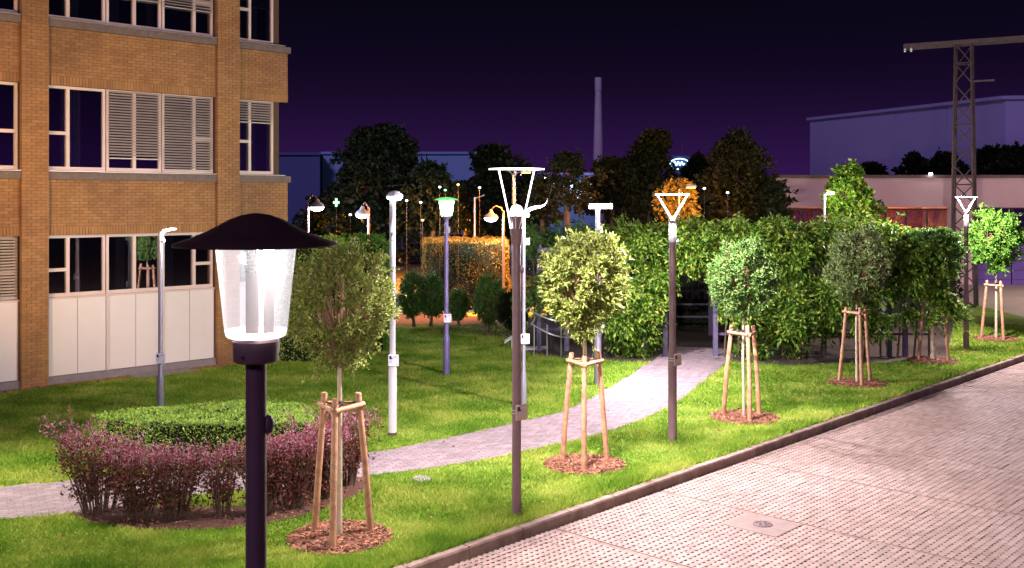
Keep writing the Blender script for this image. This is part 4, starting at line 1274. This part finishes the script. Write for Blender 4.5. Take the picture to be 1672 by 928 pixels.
X, Y = gp(870, 571)
t = thing('stone_slab', (X, Y, 0), 'low violet-grey stone slab on the lawn left of the pergola', 'slab')
MB().prism([(-.42, -.2), (.45, -.12), (.40, .25), (-.40, .22)], -.05, .07).build('slab', M['box_grey'], t)
X, Y = gp(836, 572)
t = thing('lectern_sign', (X, Y, 0), 'tiny tilted sign on thin white legs left of the trident post', 'sign')
MB().path([(0, 0, 0), (0, 0, .32)], .014, 6).build('leg', M['white'], t); MB().path([(.0, .12, 0), (.0, .12, .36)], .012, 6).build('leg', M['white'], t)
sp = MB(); sp.v = [(-.22, -.1, .20), (.02, -.1, .36), (.02, .2, .40), (-.22, .2, .24)]; sp.v += [(a, b, c + .02) for a, b, c in sp.v]
sp.f = [(0, 3, 2, 1), (4, 5, 6, 7), (0, 1, 5, 4), (1, 2, 6, 5), (2, 3, 7, 6), (3, 0, 4, 7)]; sp.build('panel', M['plate'], t)

# ------------------------------------------------------------------ background trees
def big_tree(px_, Y, top_py, wpx, base_py, label, mat='leaf_dark', ntw=420, nl=15, leaf=.30, lobes=6, group='trees in the background', seed=0, low=None, sparse=1.):
    X = (px_ - 836) / F * Y
    zt = zat(top_py, Y); rw = wpx / 2 / F * Y
    zb = max(.4, zat(base_py, Y))
    t = thing('leafy_tree', (X, Y, -.1), label, 'tree', group)
    hgt = zt - zb
    fork = (0, 0, zb + hgt * .18)
    tk = MB()
    tk.path([(0, 0, -.2), (.05, 0, zb * .6), fork], [.035 * zt, .026 * zt, .02 * zt], 8)
    Vs = []; ends = []
    for k in range(lobes):
        a = 6.283 * k * .382 + random.random() * .8
        f = (k + .5 * random.random()) / lobes
        wdt = (.55 + .45 * math.sin(math.pi * min(1, f * 1.15) ** .8)) * (1 - .45 * f)
        rr = rw * .62 * wdt * (.5 + .7 * random.random())
        c = (rr * math.cos(a), rr * math.sin(a) * .8, zb + hgt * (.14 + .70 * f))
        sz = rw * (.36 + .26 * random.random()) * (1.1 - .35 * f)
        r3 = (sz * 1.15, sz, min(sz * .95, hgt * .24))
        V, st, en = crown(c, r3, ntw // lobes, nl, leaf, .55, lump=.30, inner=.25)
        Vs.append(V); ends.append(c)
        tk.path([tuple(np.array(fork)), tuple(np.array(fork) * .5 + np.array(c) * .5), c], [.014 * zt, .009 * zt, .003 * zt], 5)
        for j in range(0, len(st), 6): tk.tube(c, en[j], .003 * zt, .0008 * zt, 3, False)
    V, st, en = crown((random.gauss(0, .1) * rw, 0, zt - hgt * .16), (rw * .36, rw * .34, hgt * .15), ntw // 5, nl, leaf, .55, lump=.3, inner=.2); Vs.append(V)
    tk.build('trunk', M['bark'], t)
    quads('crown', np.concatenate(Vs), M[mat], t)
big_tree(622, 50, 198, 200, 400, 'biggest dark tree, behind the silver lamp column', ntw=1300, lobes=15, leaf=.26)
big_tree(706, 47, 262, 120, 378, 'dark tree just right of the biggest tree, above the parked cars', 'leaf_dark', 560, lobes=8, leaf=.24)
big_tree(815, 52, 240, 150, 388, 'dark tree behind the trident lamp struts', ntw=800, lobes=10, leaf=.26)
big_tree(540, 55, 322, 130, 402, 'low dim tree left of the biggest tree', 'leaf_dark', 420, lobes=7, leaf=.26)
big_tree(925, 46, 243, 140, 345, 'sparse brownish tree in front of the lit blue windows', 'leaf_brown', 300, nl=10, lobes=9, leaf=.18)
big_tree(1060, 56, 207, 120, 350, 'tall narrow brown tree left of the neon sign', 'leaf_brown', 800, lobes=11, leaf=.24)
big_tree(1000, 55, 252, 115, 352, 'small brown tree right of the tall chimney', 'leaf_brown', 520, lobes=8, leaf=.22)
big_tree(1103, 46, 290, 84, 368, 'orange lit bushy tree below the neon sign', 'leaf_hedge', 520, lobes=8, leaf=.20)
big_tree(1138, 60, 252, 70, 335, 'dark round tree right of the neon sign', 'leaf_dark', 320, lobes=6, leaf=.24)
big_tree(1205, 52, 220, 165, 375, 'broad brown-green tree left of the low pink building', 'leaf_brown', 1000, lobes=13, leaf=.24)
big_tree(1255, 50, 300, 70, 375, 'low dark tree at the left end of the low pink building', 'leaf_dark', 300, lobes=6, leaf=.22)
big_tree(760, 58, 300, 90, 380, 'low dim tree behind the green lantern', 'leaf_dark', 320, lobes=6, leaf=.24)
big_tree(885, 50, 290, 80, 360, 'low brown tree right of the trident lamp', 'leaf_brown', 260, lobes=6, leaf=.20)
big_tree(1385, 44, 266, 95, 366, 'small tree with yellow-green lit leaves before the low pink building', 'leaf_vine', 560, lobes=9, leaf=.20)
for px_, Y, top, w, lab in ((1425, 76, 268, 60, 'small dark tree above the roof of the low building, left one'), (1497, 78, 252, 70, 'olive dark tree above the roof left of the pylon'), (1545, 76, 248, 55, 'round dark tree right behind the pylon'),
                            (1612, 80, 240, 60, 'pale olive tree above the roof right of the pylon'), (1660, 74, 236, 105, 'large dark tree above the roof at the right picture edge')):
    big_tree(px_, Y, top, w, 300, lab, 'leaf_dark', 260, lobes=5, leaf=.32, group='trees behind the low building')

t = thing('forecourt_fill_lamp', (31, 41, -.08), 'tall street lamp added out of view at the right to light the forecourt', 'lamp')  # added lamp outside the picture, lights forecourt and pink wall
pole(t, [(.09, -.05), (.08, 1.2), (.06, 1.3), (.05, 6.2)], M['pole_grey'])
MB().box(-.55, .08, -.14, .14, 6.2, 6.3).build('head', M['pole_grey'], t)
MB().box(-.5, .03, -.11, .11, 6.16, 6.198).build('lens', M['led'], t)
lamp_light(t, (-.25, 0, 6.05), 8000, (1.0, .82, .74), .15, 165)

# small lamp by the yellow tree
X = (1346 - 836) / F * 41
t = thing('yard_lamp', (X, 41, -.1), 'small lamp on pale post beside the yellow-green lit tree', 'lamp')
pole(t, [(.06, -.1), (.045, zat(317, 41) + .1)], M['pole_silver'], 10)
zz = zat(317, 41) + .1
MB().path([(0, 0, zz - .02), (.1, 0, zz + .05), (.22, 0, zz + .06)], [.045, .04, .03], 8).build('arm', M['pole_silver'], t, True)
MB().lathe([(.05, zz + .10), (.15, zz + .06), (.15, zz + .02), (.12, zz - .02)], 16, .25, 0).build('head', M['led_cool'], t, True)
lamp_light(t, (.3, .1, zz - .15), 900, (1.0, .95, .75), .1)

# ------------------------------------------------------------------ low pink building, pylon, halls, chimney, sign
lb = thing('low_building', (22, 54, -.08), 'long low building with pinkish wall band, amber windows and doors tinted as if violet lit', 'building')
ya, yb = 0.0, 0.0
x0, x1 = (1262 - 836) / F * 54 - 22, (1672 - 836) / F * 54 - 22 + 10
zt, zm = zat(291, 54) + .08, zat(339, 54) + .08
MB().box(x0, x1, 0, 12, zm, zt).build('wall_band', M['pinkwall'], lb)
MB().box(x0 - .1, x1 + .1, -.12, 12.1, zt, zt + .16).build('roof_edge', M['slab'], lb)
MB().box(x0 + .1, x1 - .1, 3.5, 12, 0, zm - .003).build('rear_wall', M['lit_orange'], lb)
def bxx(p): return (p - 836) / F * 54 - 22
for a, b, nm, mt in ((1262, 1275, 'pier', 'pinkwall'), (1548, 1588, 'pier', 'pinkwall')):
    MB().box(bxx(a), bxx(b), .05, 3.4, 0, zm - .003).build(nm, M[mt], lb)
xs = np.linspace(bxx(1275), bxx(1548), 9)
zs_ = zm - .05
for i in range(8):
    fr = MB(); a, b = xs[i], xs[i+1]
    fr.box(a, a + .07, .12, .22, 0, zs_); fr.box(a + .07, b, .13, .21, zs_ - .1, zs_); fr.box(a + .07, b, .13, .21, 1.45, 1.55); fr.box(a + .07, b, .13, .21, 0, .12)
    fo = fr.build('window', M['hat'], lb)
    MB().box(a + .07, b, .165, .175, .12, zs_ - .1).build('pane', M['glass'], fo)
xs = np.linspace(bxx(1588), x1 - .2, 7)
for i in range(6):
    a, b = xs[i], xs[i+1]
    d_ = MB().box(a + .03, b - .03, .06, .14, 0, 2.15).build('door', M['violet_lit_door'], lb)
    for k in range(4): MB().box(a + .05, b - .05, .045, .058, .25 + k * .5, .28 + k * .5).build('groove', M['hat'], d_)
    fr = MB().box(a + .02, b - .02, .05, .16, 2.16, 2.26).box(a + .02, a + .09, .05, .16, 2.26, zs_).build('window', M['hat'], lb)
    MB().box(a + .09, b - .02, .10, .11, 2.26, zs_).build('pane', M['glass'], fr)
l_ = MB().box(bxx(1440), bxx(1470), 1.5, 1.7, 2.95, 3.0).build('ceiling_light', M['sodium'], lb)
lamp_light(lb, (bxx(1490), 1.6, 2.9), 420, SODIUM, .1)
lamp_light(lb, (bxx(1400), 1.6, 2.9), 160, SODIUM, .1)
MB().box(bxx(1474), bxx(1506), 1.5, 1.7, 2.99, 3.04).build('ceiling_light', M['sodium'], lb)
MB().lathe([(.06, 0), (.10, .05), (.06, .12)], 10).build('roof_lamp', M['led_cool'], lb, True, (bxx(1517), -.2, zt + .16))

# pylon
X, Y = gp(1574, 500)
py = thing('lattice_pylon', (X, Y, 0), 'tall dark steel lattice pylon with cross-arm, at the right', 'pylon', rz=R(-30))
Ht = zat(72, Y)
hw0, hw1 = .46, .30
def leg_at(i, z):
    f = z / Ht; w = hw0 + (hw1 - hw0) * f
    return ((-w, -w, z), (w, -w, z), (w, w, z), (-w, w, z))[i]
for i in range(4): MB().path([leg_at(i, -.2), leg_at(i, Ht)], [.055, .045], 4).build('leg', M['steel'], py)
nb = 13
zsb = [Ht * k / nb for k in range(nb + 1)]
for k in range(nb):
    for i in range(4):
        j = (i + 1) % 4
        b = MB()
        if k % 2: b.tube(leg_at(i, zsb[k]), leg_at(j, zsb[k+1]), .026, seg=4)
        else: b.tube(leg_at(j, zsb[k]), leg_at(i, zsb[k+1]), .026, seg=4)
        b.build('brace', M['steel'], py)
        if k % 3 == 0: MB().tube(leg_at(i, zsb[k] + .02), leg_at(j, zsb[k] + .02), .024, seg=4).build('brace', M['steel'], py)
MB().box(-2.3, 3.6, -.40, -.28, Ht - .05, Ht + .12).build('cross_arm', M['steel'], py)
MB().box(-2.3, 3.6, .28, .40, Ht - .05, Ht + .12).build('cross_arm', M['steel'], py)
for x in (-2.2, -1.5, 1.5, 2.4, 3.4): MB().box(x - .04, x + .04, -.28, .28, Ht, Ht + .08).build('cross_tie', M['steel'], py)
MB().box(.3, 1.15, -.05, .03, Ht - 1.6, Ht - 1.53).build('side_arm', M['steel'], py)
for x in (-2.25, -2.0, 2.9, 3.3): MB().lathe([(.03, Ht - .22), (.06, Ht - .18), (.03, Ht - .14), (.06, Ht - .10), (.03, Ht - .05)], 8, x, -.34).build('insulator', M['pole_silver'], py, True)

# far halls
def hall(name, poly, zt, mats, label):
    cx, cy = poly[0]
    t = thing(name, (cx, cy, -.4), label, 'building')
    P = [(x - cx, y - cy) for x, y in poly]
    for i in range(len(P)):
        a, b = np.array(P[i]), np.array(P[(i+1) % len(P)]); e = b - a; ln_ = np.linalg.norm(e); e /= ln_; nn = np.array((e[1], -e[0]))
        k = max(1, int(ln_ / 6))
        for j in range(k):
            p, q = a + e * (ln_ * j / k + .07), a + e * (ln_ * (j + 1) / k - .07)
            MB().prism([tuple(p), tuple(q), tuple(q - nn * .3), tuple(p - nn * .3)], 0, zt + .4).build('wall_panel', M[mats[i % len(mats)]], t)
    c = np.mean(P, 0)
    MB().prism([tuple(np.array(p) + (np.array(p) - c) / np.linalg.norm(np.array(p) - c) * .4) for p in P], zt + .4, zt + .75).build('roof', M[mats[0]], t)
    return t
zl = zat(197, 130)
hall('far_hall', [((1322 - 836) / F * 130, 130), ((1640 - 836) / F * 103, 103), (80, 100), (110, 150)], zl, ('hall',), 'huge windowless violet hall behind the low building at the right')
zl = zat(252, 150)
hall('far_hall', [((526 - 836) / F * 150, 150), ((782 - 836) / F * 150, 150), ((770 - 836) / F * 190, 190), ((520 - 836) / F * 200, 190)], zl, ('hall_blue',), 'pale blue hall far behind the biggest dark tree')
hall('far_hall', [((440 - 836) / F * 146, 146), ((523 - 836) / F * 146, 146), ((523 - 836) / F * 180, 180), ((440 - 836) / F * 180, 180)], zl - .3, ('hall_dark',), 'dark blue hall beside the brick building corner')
# white shed roof left of the pink building and lit blue building
t = thing('white_shed', ((1300 - 836) / F * 80, 80, -.4), 'low pale shed roof left of the low pink building', 'building')
MB().box(-2.2, 1.8, 0, 6, 0, zat(295, 80) + .4).build('wall', M['hall'], t); MB().box(-2.4, 2.0, -.2, 6.2, zat(295, 80) + .402, zat(287, 80) + .4).build('roof', M['white'], t)
t = thing('lit_building', ((930 - 836) / F * 95, 95, -.4), 'low building with rows of bluish lit windows behind the sparse tree', 'building')
MB().box(-2.9, 2.9, .06, 8, 0, zat(286, 95) + .4).build('wall', M['hall_dark'], t)
for k in range(6):
    for z in (zat(324, 95) + .4, zat(308, 95) + .4):
        MB().box(-2.7 + k * .92, -1.95 + k * .92, 0, .05, z, z + .78).build('window', M['lit_cool'], t)
MB().box(-2.95, 2.95, -.02, 8.05, zat(286, 95) + .402, zat(284, 95) + .5).build('roof', M['hall'], t)
X, _, z = at(891, 293, 90)
t = thing('flood_lamp', (X, 90, -.4), 'bluish floodlight on a mast left of the bluish lit windows', 'lamp')
MB().lathe([(.09, 0), (.06, z + .4)], 8).build('mast', M['pole_grey'], t)
MB().lathe([(.03, z + .15), (.22, z + .3), (.22, z + .45), (.05, z + .55)], 12).build('head', M['led_cool'], t, True)
lamp_light(t, (0, -.4, z + .3), 900, (.6, .8, 1.0), .2)

M['dot_green'] = glow('far_green', (.3, 1.0, .45), 4); M['dot_white'] = glow('far_white', (.75, .85, 1.0), 7); M['dot_amber'] = glow('far_amber', (1.0, .5, .15), 7)
for px_, py_, mt, col in ((549, 333, 'dot_green', 'green'), (572, 348, 'dot_white', 'white'), (718, 303, 'dot_white', 'white'), (727, 308, 'dot_green', 'green'), (748, 299, 'dot_amber', 'amber'),
                     (783, 304, 'dot_white', 'white'), (690, 357, 'dot_amber', 'amber'), (664, 325, 'dot_white', 'white'), (687, 328, 'dot_white', 'white'), (1150, 305, 'dot_white', 'white'), (1188, 312, 'dot_white', 'white')):
    Yq = 38.5 if px_ < 600 or px_ > 1100 else 40
    X, _, z = at(px_, py_, Yq)
    where = {549: 'left of the biggest dark tree', 572: 'low beside the biggest dark tree', 718: 'above the green lantern', 727: 'just right above the green lantern', 748: 'right of the green lantern', 783: 'left of the trident lamp', 690: 'above the parked cars',
             664: 'right of the silver column head', 687: 'left of the green lantern', 1150: 'left of the broad brown tree', 1188: 'inside the broad brown tree'}[px_]
    t = thing('distant_lamp', (X, Yq, -.1), 'tiny %s light on a thin dark post %s' % (col, where), 'lamp', 'tiny lights in the background')
    MB().lathe([(.008, 0), (.006, z)], 5).build('post', M['hat'], t)
    if px_ == 549:
        MB().box(-.035, .035, -.02, .02, z, z + .30).box(-.11, -.037, -.02, .02, z + .11, z + .19).box(.037, .11, -.02, .02, z + .11, z + .19).build('lamp_cross', M[mt], t)
    else:
        MB().lathe([(.018, z), (.05, z + .02), (.05, z + .05), (.018, z + .07)], 10).build('globe', M[mt], t, True)

# chimney
Yc = 200
t = thing('chimney_stack', ((977 - 836) / F * Yc, Yc, -.4), 'tall slender pale chimney against the violet night sky', 'chimney')
zc = zat(127, Yc)
MB().lathe([(1.25, 0), (.95, zc * .55), (.62, zc - 2.2)], 20).build('shaft', M['chimney'], t, True)
MB().lathe([(.70, zc - 2.2), (.70, zc + .4), (.45, zc + .4)], 20).build('crown', M['chimney'], t, True)

# neon sign
Ys = 120
X, _, z = at(1112, 268, Ys)
sg = thing('neon_sign', (X, Ys, -.4), 'bluish-white oval neon sign with illegible script on a dark panel', 'sign')
z += .4
MB().box(-1.5, 1.5, .05, .5, z - 1.2, z + 1.0).build('panel', M['hall_dark'], sg)
MB().path([(-.15 + 1.12 * math.cos(a), 0, z + .62 * math.sin(a)) for a in np.linspace(.55, 5.0, 40)], .06, 8).build('oval_tube', M['neon'], sg, True)
MB().path([(-.85 + 1.25 * f, -.02, z + .06 + .24 * math.sin(f * 19) * (1 - .3 * f)) for f in np.linspace(0, 1, 60)], .065, 6).build('script_tube', M['neon'], sg, True)
for x in (-1.2, 1.2): MB().box(x - .1, x + .1, .2, .4, 0, z - 1.2).build('mast', M['pole_grey'], sg)
MB().tube((.2, .3, z + 1.0), (.2, .3, z + 2.6), .04).build('antenna', M['pole_grey'], sg)

# ------------------------------------------------------------------ parked cars and cable fence
def car(X, Y, rz, L_, W_, Hh, paint, label, van=False):
    t = thing('parked_car', (X, Y, -.1), label, 'car', 'cars parked across the road', rz=rz)
    h0 = .28
    low = [(-L_/2, .45), (-L_/2 + .05, h0), (L_/2 - .08, h0), (L_/2, .5), (L_/2 - .03, .72), (L_*.24, .92), (-L_*.40, .98), (-L_/2 + .03, .9)]
    if van: up = [(L_*.30, .90), (L_*.17, Hh - .04), (L_*.05, Hh), (-L_*.42, Hh - .03), (-L_*.46, .95)]
    else: up = [(L_*.24, .90), (L_*.08, Hh - .05), (-L_*.02, Hh), (-L_*.20, Hh - .03), (-L_*.40, .96)]
    def loft(poly, w0, taper, n=5):
        mb = MB(); m = len(poly); zmin = min(p[1] for p in poly); zmax = max(p[1] for p in poly)
        for k in range(n):
            f = -1 + 2 * k / (n - 1)
            for x, z in poly:
                wz = w0 * (1 - taper * (z - zmin) / (zmax - zmin + 1e-6)); bul = 1 - .025 * abs(f) ** 3
                mb.v.append((x * bul, f * wz, z - .02 * f * f))
        for k in range(n - 1):
            for i in range(m): mb.f.append((k*m + i, k*m + (i+1) % m, (k+1)*m + (i+1) % m, (k+1)*m + i))
        mb.f += [tuple(reversed(range(m))), tuple((n-1)*m + i for i in range(m))]
        return mb
    body = loft(low, W_/2, .06).build('body', M[paint], t, True)
    loft(up, W_/2 * .93, .20).build('cabin', M[paint], t, True)
    for s in (-1, 1):
        x_a, x_b = up[0][0] - .12, up[-1][0] + .16
        zlo, zhi = 1.0, Hh - .14
        ya = W_/2 * .93 * .985; yb_ = W_/2 * .93 * .83
        for a, b in ((.06, .47), (.53, .94)):
            ww = MB()
            xl0, xl1 = x_b + (x_a - x_b) * a, x_b + (x_a - x_b) * b
            xu0, xu1 = up[-2][0] + .1 + (up[1][0] - up[-2][0] - .2) * a, up[-2][0] + .1 + (up[1][0] - up[-2][0] - .2) * b
            ww.v = [(xl0, s * ya, zlo), (xl1, s * ya, zlo), (xu1, s * yb_, zhi), (xu0, s * yb_, zhi)]
            ww.v += [(x, y + s * .012, z) for x, y, z in ww.v]
            ww.f = [(0, 1, 2, 3), (4, 5, 6, 7), (0, 1, 5, 4), (1, 2, 6, 5), (2, 3, 7, 6), (3, 0, 4, 7)]
            ww.build('side_window', M['car_glass'], t)
        for wx_ in (-L_*.30, L_*.31):
            w = MB(); yc = s * (W_/2 - .10)
            w.path([(wx_, yc - .10, .32), (wx_, yc + .10, .32)], [.32, .32], 20).build('wheel', M['tyre'], t, True)
            MB().path([(wx_, s * (W_/2 - .01), .32), (wx_, s * (W_/2 + .006), .32)], [.20, .18], 16).build('rim', M['rim'], t, True)
        MB().box(L_/2 - .12, L_/2 + .005, s * W_ * .36 - .14, s * W_ * .36 + .14, .60, .72).build('headlight', M['white'], t)
        MB().box(-L_/2 - .004, -L_/2 + .10, s * W_ * .38 - .10, s * W_ * .38 + .10, .66, .84).build('tail_light', M['mulch'], t)
    wsx = MB(); p0, p1 = up[0], up[1]
    hw_ = W_/2 * .8
    wsx.v = [(p0[0] - .04 + .02, -hw_, p0[1] + .06), (p0[0] - .04 + .02, hw_, p0[1] + .06), (p1[0] + .05, hw_ * .88, p1[1] - .05), (p1[0] + .05, -hw_ * .88, p1[1] - .05)]
    wsx.v += [(x + .015, y, z + .01) for x, y, z in wsx.v]
    wsx.f = [(0, 1, 2, 3), (4, 5, 6, 7), (0, 1, 5, 4), (1, 2, 6, 5), (2, 3, 7, 6), (3, 0, 4, 7)]
    wsx.build('windscreen', M['car_glass'], t)
X, Y = (678 - 836) / F * 72, 72
car(X, Y, R(205), 4.3, 1.75, 1.45, 'car_dark', 'dark parked car with glinting headlight behind the cable fence')
X, Y = (742 - 836) / F * 78, 78
car(X, Y, R(188), 5.2, 1.95, 2.05, 'car_white', 'pale blue parked van behind the dark car', True)
X, Y = (838 - 836) / F * 82, 82
car(X, Y, R(184), 4.4, 1.8, 1.5, 'car_white', 'second pale car at the right, mostly hidden by the orange hedge')

cf = thing('cable_fence', ((660 - 836) / F * 44, 44, -.1), 'low white cable fence in front of the orange lit road', 'fence')
def cfx(p): return (p - 660) / F * 44
for p in (560, 612, 665, 718): MB().lathe([(.03, 0), (.03, 1.15), (.015, 1.17)], 8, cfx(p)).build('post', M['rail'], cf, True)
for z in (.35, .6, .85, 1.08): MB().tube((cfx(555), .035, z), (cfx(720), .035, z), .012, seg=6).build('cable', M['rail'], cf)

# ------------------------------------------------------------------ grass blades
def grass_mat():
    m, n, l = new_mat('grass_blade')
    out = N(n, 'ShaderNodeOutputMaterial'); geo = N(n, 'ShaderNodeNewGeometry')
    cr = N(n, 'ShaderNodeValToRGB'); e = cr.color_ramp.elements
    e[0].color = (.085, .20, .017, 1); e[1].color = (.44, .48, .10, 1); k = e.new(.5); k.color = (.21, .335, .036, 1)
    t = N(n, 'ShaderNodeTexNoise'); t.inputs['Scale'].default_value = .9; t.inputs['Detail'].default_value = 5; l.new(geo.outputs['Position'], t.inputs['Vector'])
    ad = N(n, 'ShaderNodeMath', operation='MULTIPLY_ADD'); l.new(geo.outputs['Random Per Island'], ad.inputs[0]); ad.inputs[1].default_value = .55; 
    sb_ = N(n, 'ShaderNodeMath', operation='MULTIPLY_ADD'); l.new(t.outputs[0], sb_.inputs[0]); sb_.inputs[1].default_value = 2.4; sb_.inputs[2].default_value = -.98
    l.new(sb_.outputs[0], ad.inputs[2]); l.new(ad.outputs[0], cr.inputs[0])
    d = N(n, 'ShaderNodeBsdfDiffuse'); tr = N(n, 'ShaderNodeBsdfTranslucent'); mx = N(n, 'ShaderNodeMixShader'); mx.inputs[0].default_value = .35
    l.new(cr.outputs[0], d.inputs[0]); l.new(cr.outputs[0], tr.inputs[0]); l.new(d.outputs[0], mx.inputs[1]); l.new(tr.outputs[0], mx.inputs[2]); l.new(mx.outputs[0], out.inputs[0])
    return m
M['grass'] = grass_mat()
def scatter(n, Ya, Yb):
    # density falls with distance, inside the view wedge with a margin to both sides
    Yq = Ya * (Yb / Ya) ** rng.random(n)
    pxq = -130 + rng.random(n) * 1940
    return (pxq - 836) / F * Yq, Yq
gx_, gy_ = scatter(620000, 11.2, 36)
ok = in_poly(gx_, gy_, lawn_poly)
edge = rng.normal(size=len(gx_)) * .035
ok &= ~in_poly(gx_ + edge * 2, gy_ + edge * 3, arbour) & ~in_poly(gx_ + edge, gy_ + edge, path_poly) & ~in_poly(gx_, gy_, bp_)
for X, Y in MULCH: ok &= (gx_ - X) ** 2 + (gy_ - Y) ** 2 > (.67 + edge * .6) ** 2
lx = (gx_ - bx0) * math.cos(BA) + (gy_ - by0) * math.sin(BA); ly = -(gx_ - bx0) * math.sin(BA) + (gy_ - by0) * math.cos(BA)
ok &= (ly < -.40) | (lx > 4.4)
gx_, gy_ = gx_[ok], gy_[ok]
n = len(gx_)
tall = (np.sin(gx_ * 1.7 + gy_ * 1.1) + np.sin(gx_ * .6 - gy_ * 2.3) + 2) / 4
_, ky = kl(gx_, gy_)
hgt = (.022 + .030 * rng.random(n) + .026 * tall) * (1 + .9 * np.clip((KERB_Y + .75 - ky) / .5, 0, 1))
wid = .0045 + .0004 * gy_ 
an = rng.random(n) * 6.283; ln_ = hgt * (.4 + .8 * rng.random(n)); la = an + rng.normal(size=n) * 1.2
tip = np.c_[gx_ + np.cos(la) * ln_, gy_ + np.sin(la) * ln_, hgt]
b0 = np.c_[gx_ + np.cos(an) * wid, gy_ + np.sin(an) * wid, np.full(n, -.004)]; b1 = np.c_[gx_ - np.cos(an) * wid, gy_ - np.sin(an) * wid, np.full(n, -.004)]
V = np.stack([b0, b1, tip], 1)
me = bpy.data.meshes.new('grass')
me.vertices.add(n * 3); me.vertices.foreach_set('co', V.reshape(-1).astype(np.float32))
me.loops.add(n * 3); me.loops.foreach_set('vertex_index', np.arange(n * 3, dtype=np.int32))
me.polygons.add(n); me.polygons.foreach_set('loop_start', np.arange(0, n * 3, 3, dtype=np.int32)); me.polygons.foreach_set('loop_total', np.full(n, 3, dtype=np.int32))
me.materials.append(M['grass']); me.update(calc_edges=True)
tag(link('grass', me), 'short mown green grass covering the lawn', 'grass', kind='stuff')
n = 420
fx, fy = scatter(n, 12, 30)
ok = in_poly(fx, fy, lawn_poly) & ((fx + 8) ** 2 + (fy - 24) ** 2 > 0)
lf = leaf_quads(np.c_[fx[ok], fy[ok], .035 + .02 * rng.random(ok.sum())], np.c_[rng.normal(size=(ok.sum(), 2)), .2 * rng.normal(size=ok.sum())], .035 + .03 * rng.random(ok.sum()), .6)
tag(quads('fallen_leaves', lf, M['mulch']), 'scattered brown fallen leaves on the lawn', 'fallen leaves', kind='stuff')
# weeds along the foot of the kerb
n = 500
uu = 7 + rng.random(n) ** 1.3 * 22; vv = KERB_Y - .01 - np.abs(rng.normal(size=n)) * .03
keep = np.sin(uu * 2.3) + np.sin(uu * 5.9) > .6
uu, vv = uu[keep], vv[keep]
wv = leaf_quads(np.c_[uu * KC - vv * KS, uu * KS + vv * KC, np.full(len(uu), PZ - .01)], np.c_[rng.normal(size=(len(uu), 2)) * .6, np.ones(len(uu))], .03 + .03 * rng.random(len(uu)), .3)
tag(quads('kerb_weeds', wv, M['leaf_lime']), 'tiny weeds growing at the foot of the kerb', 'weeds', kind='stuff')
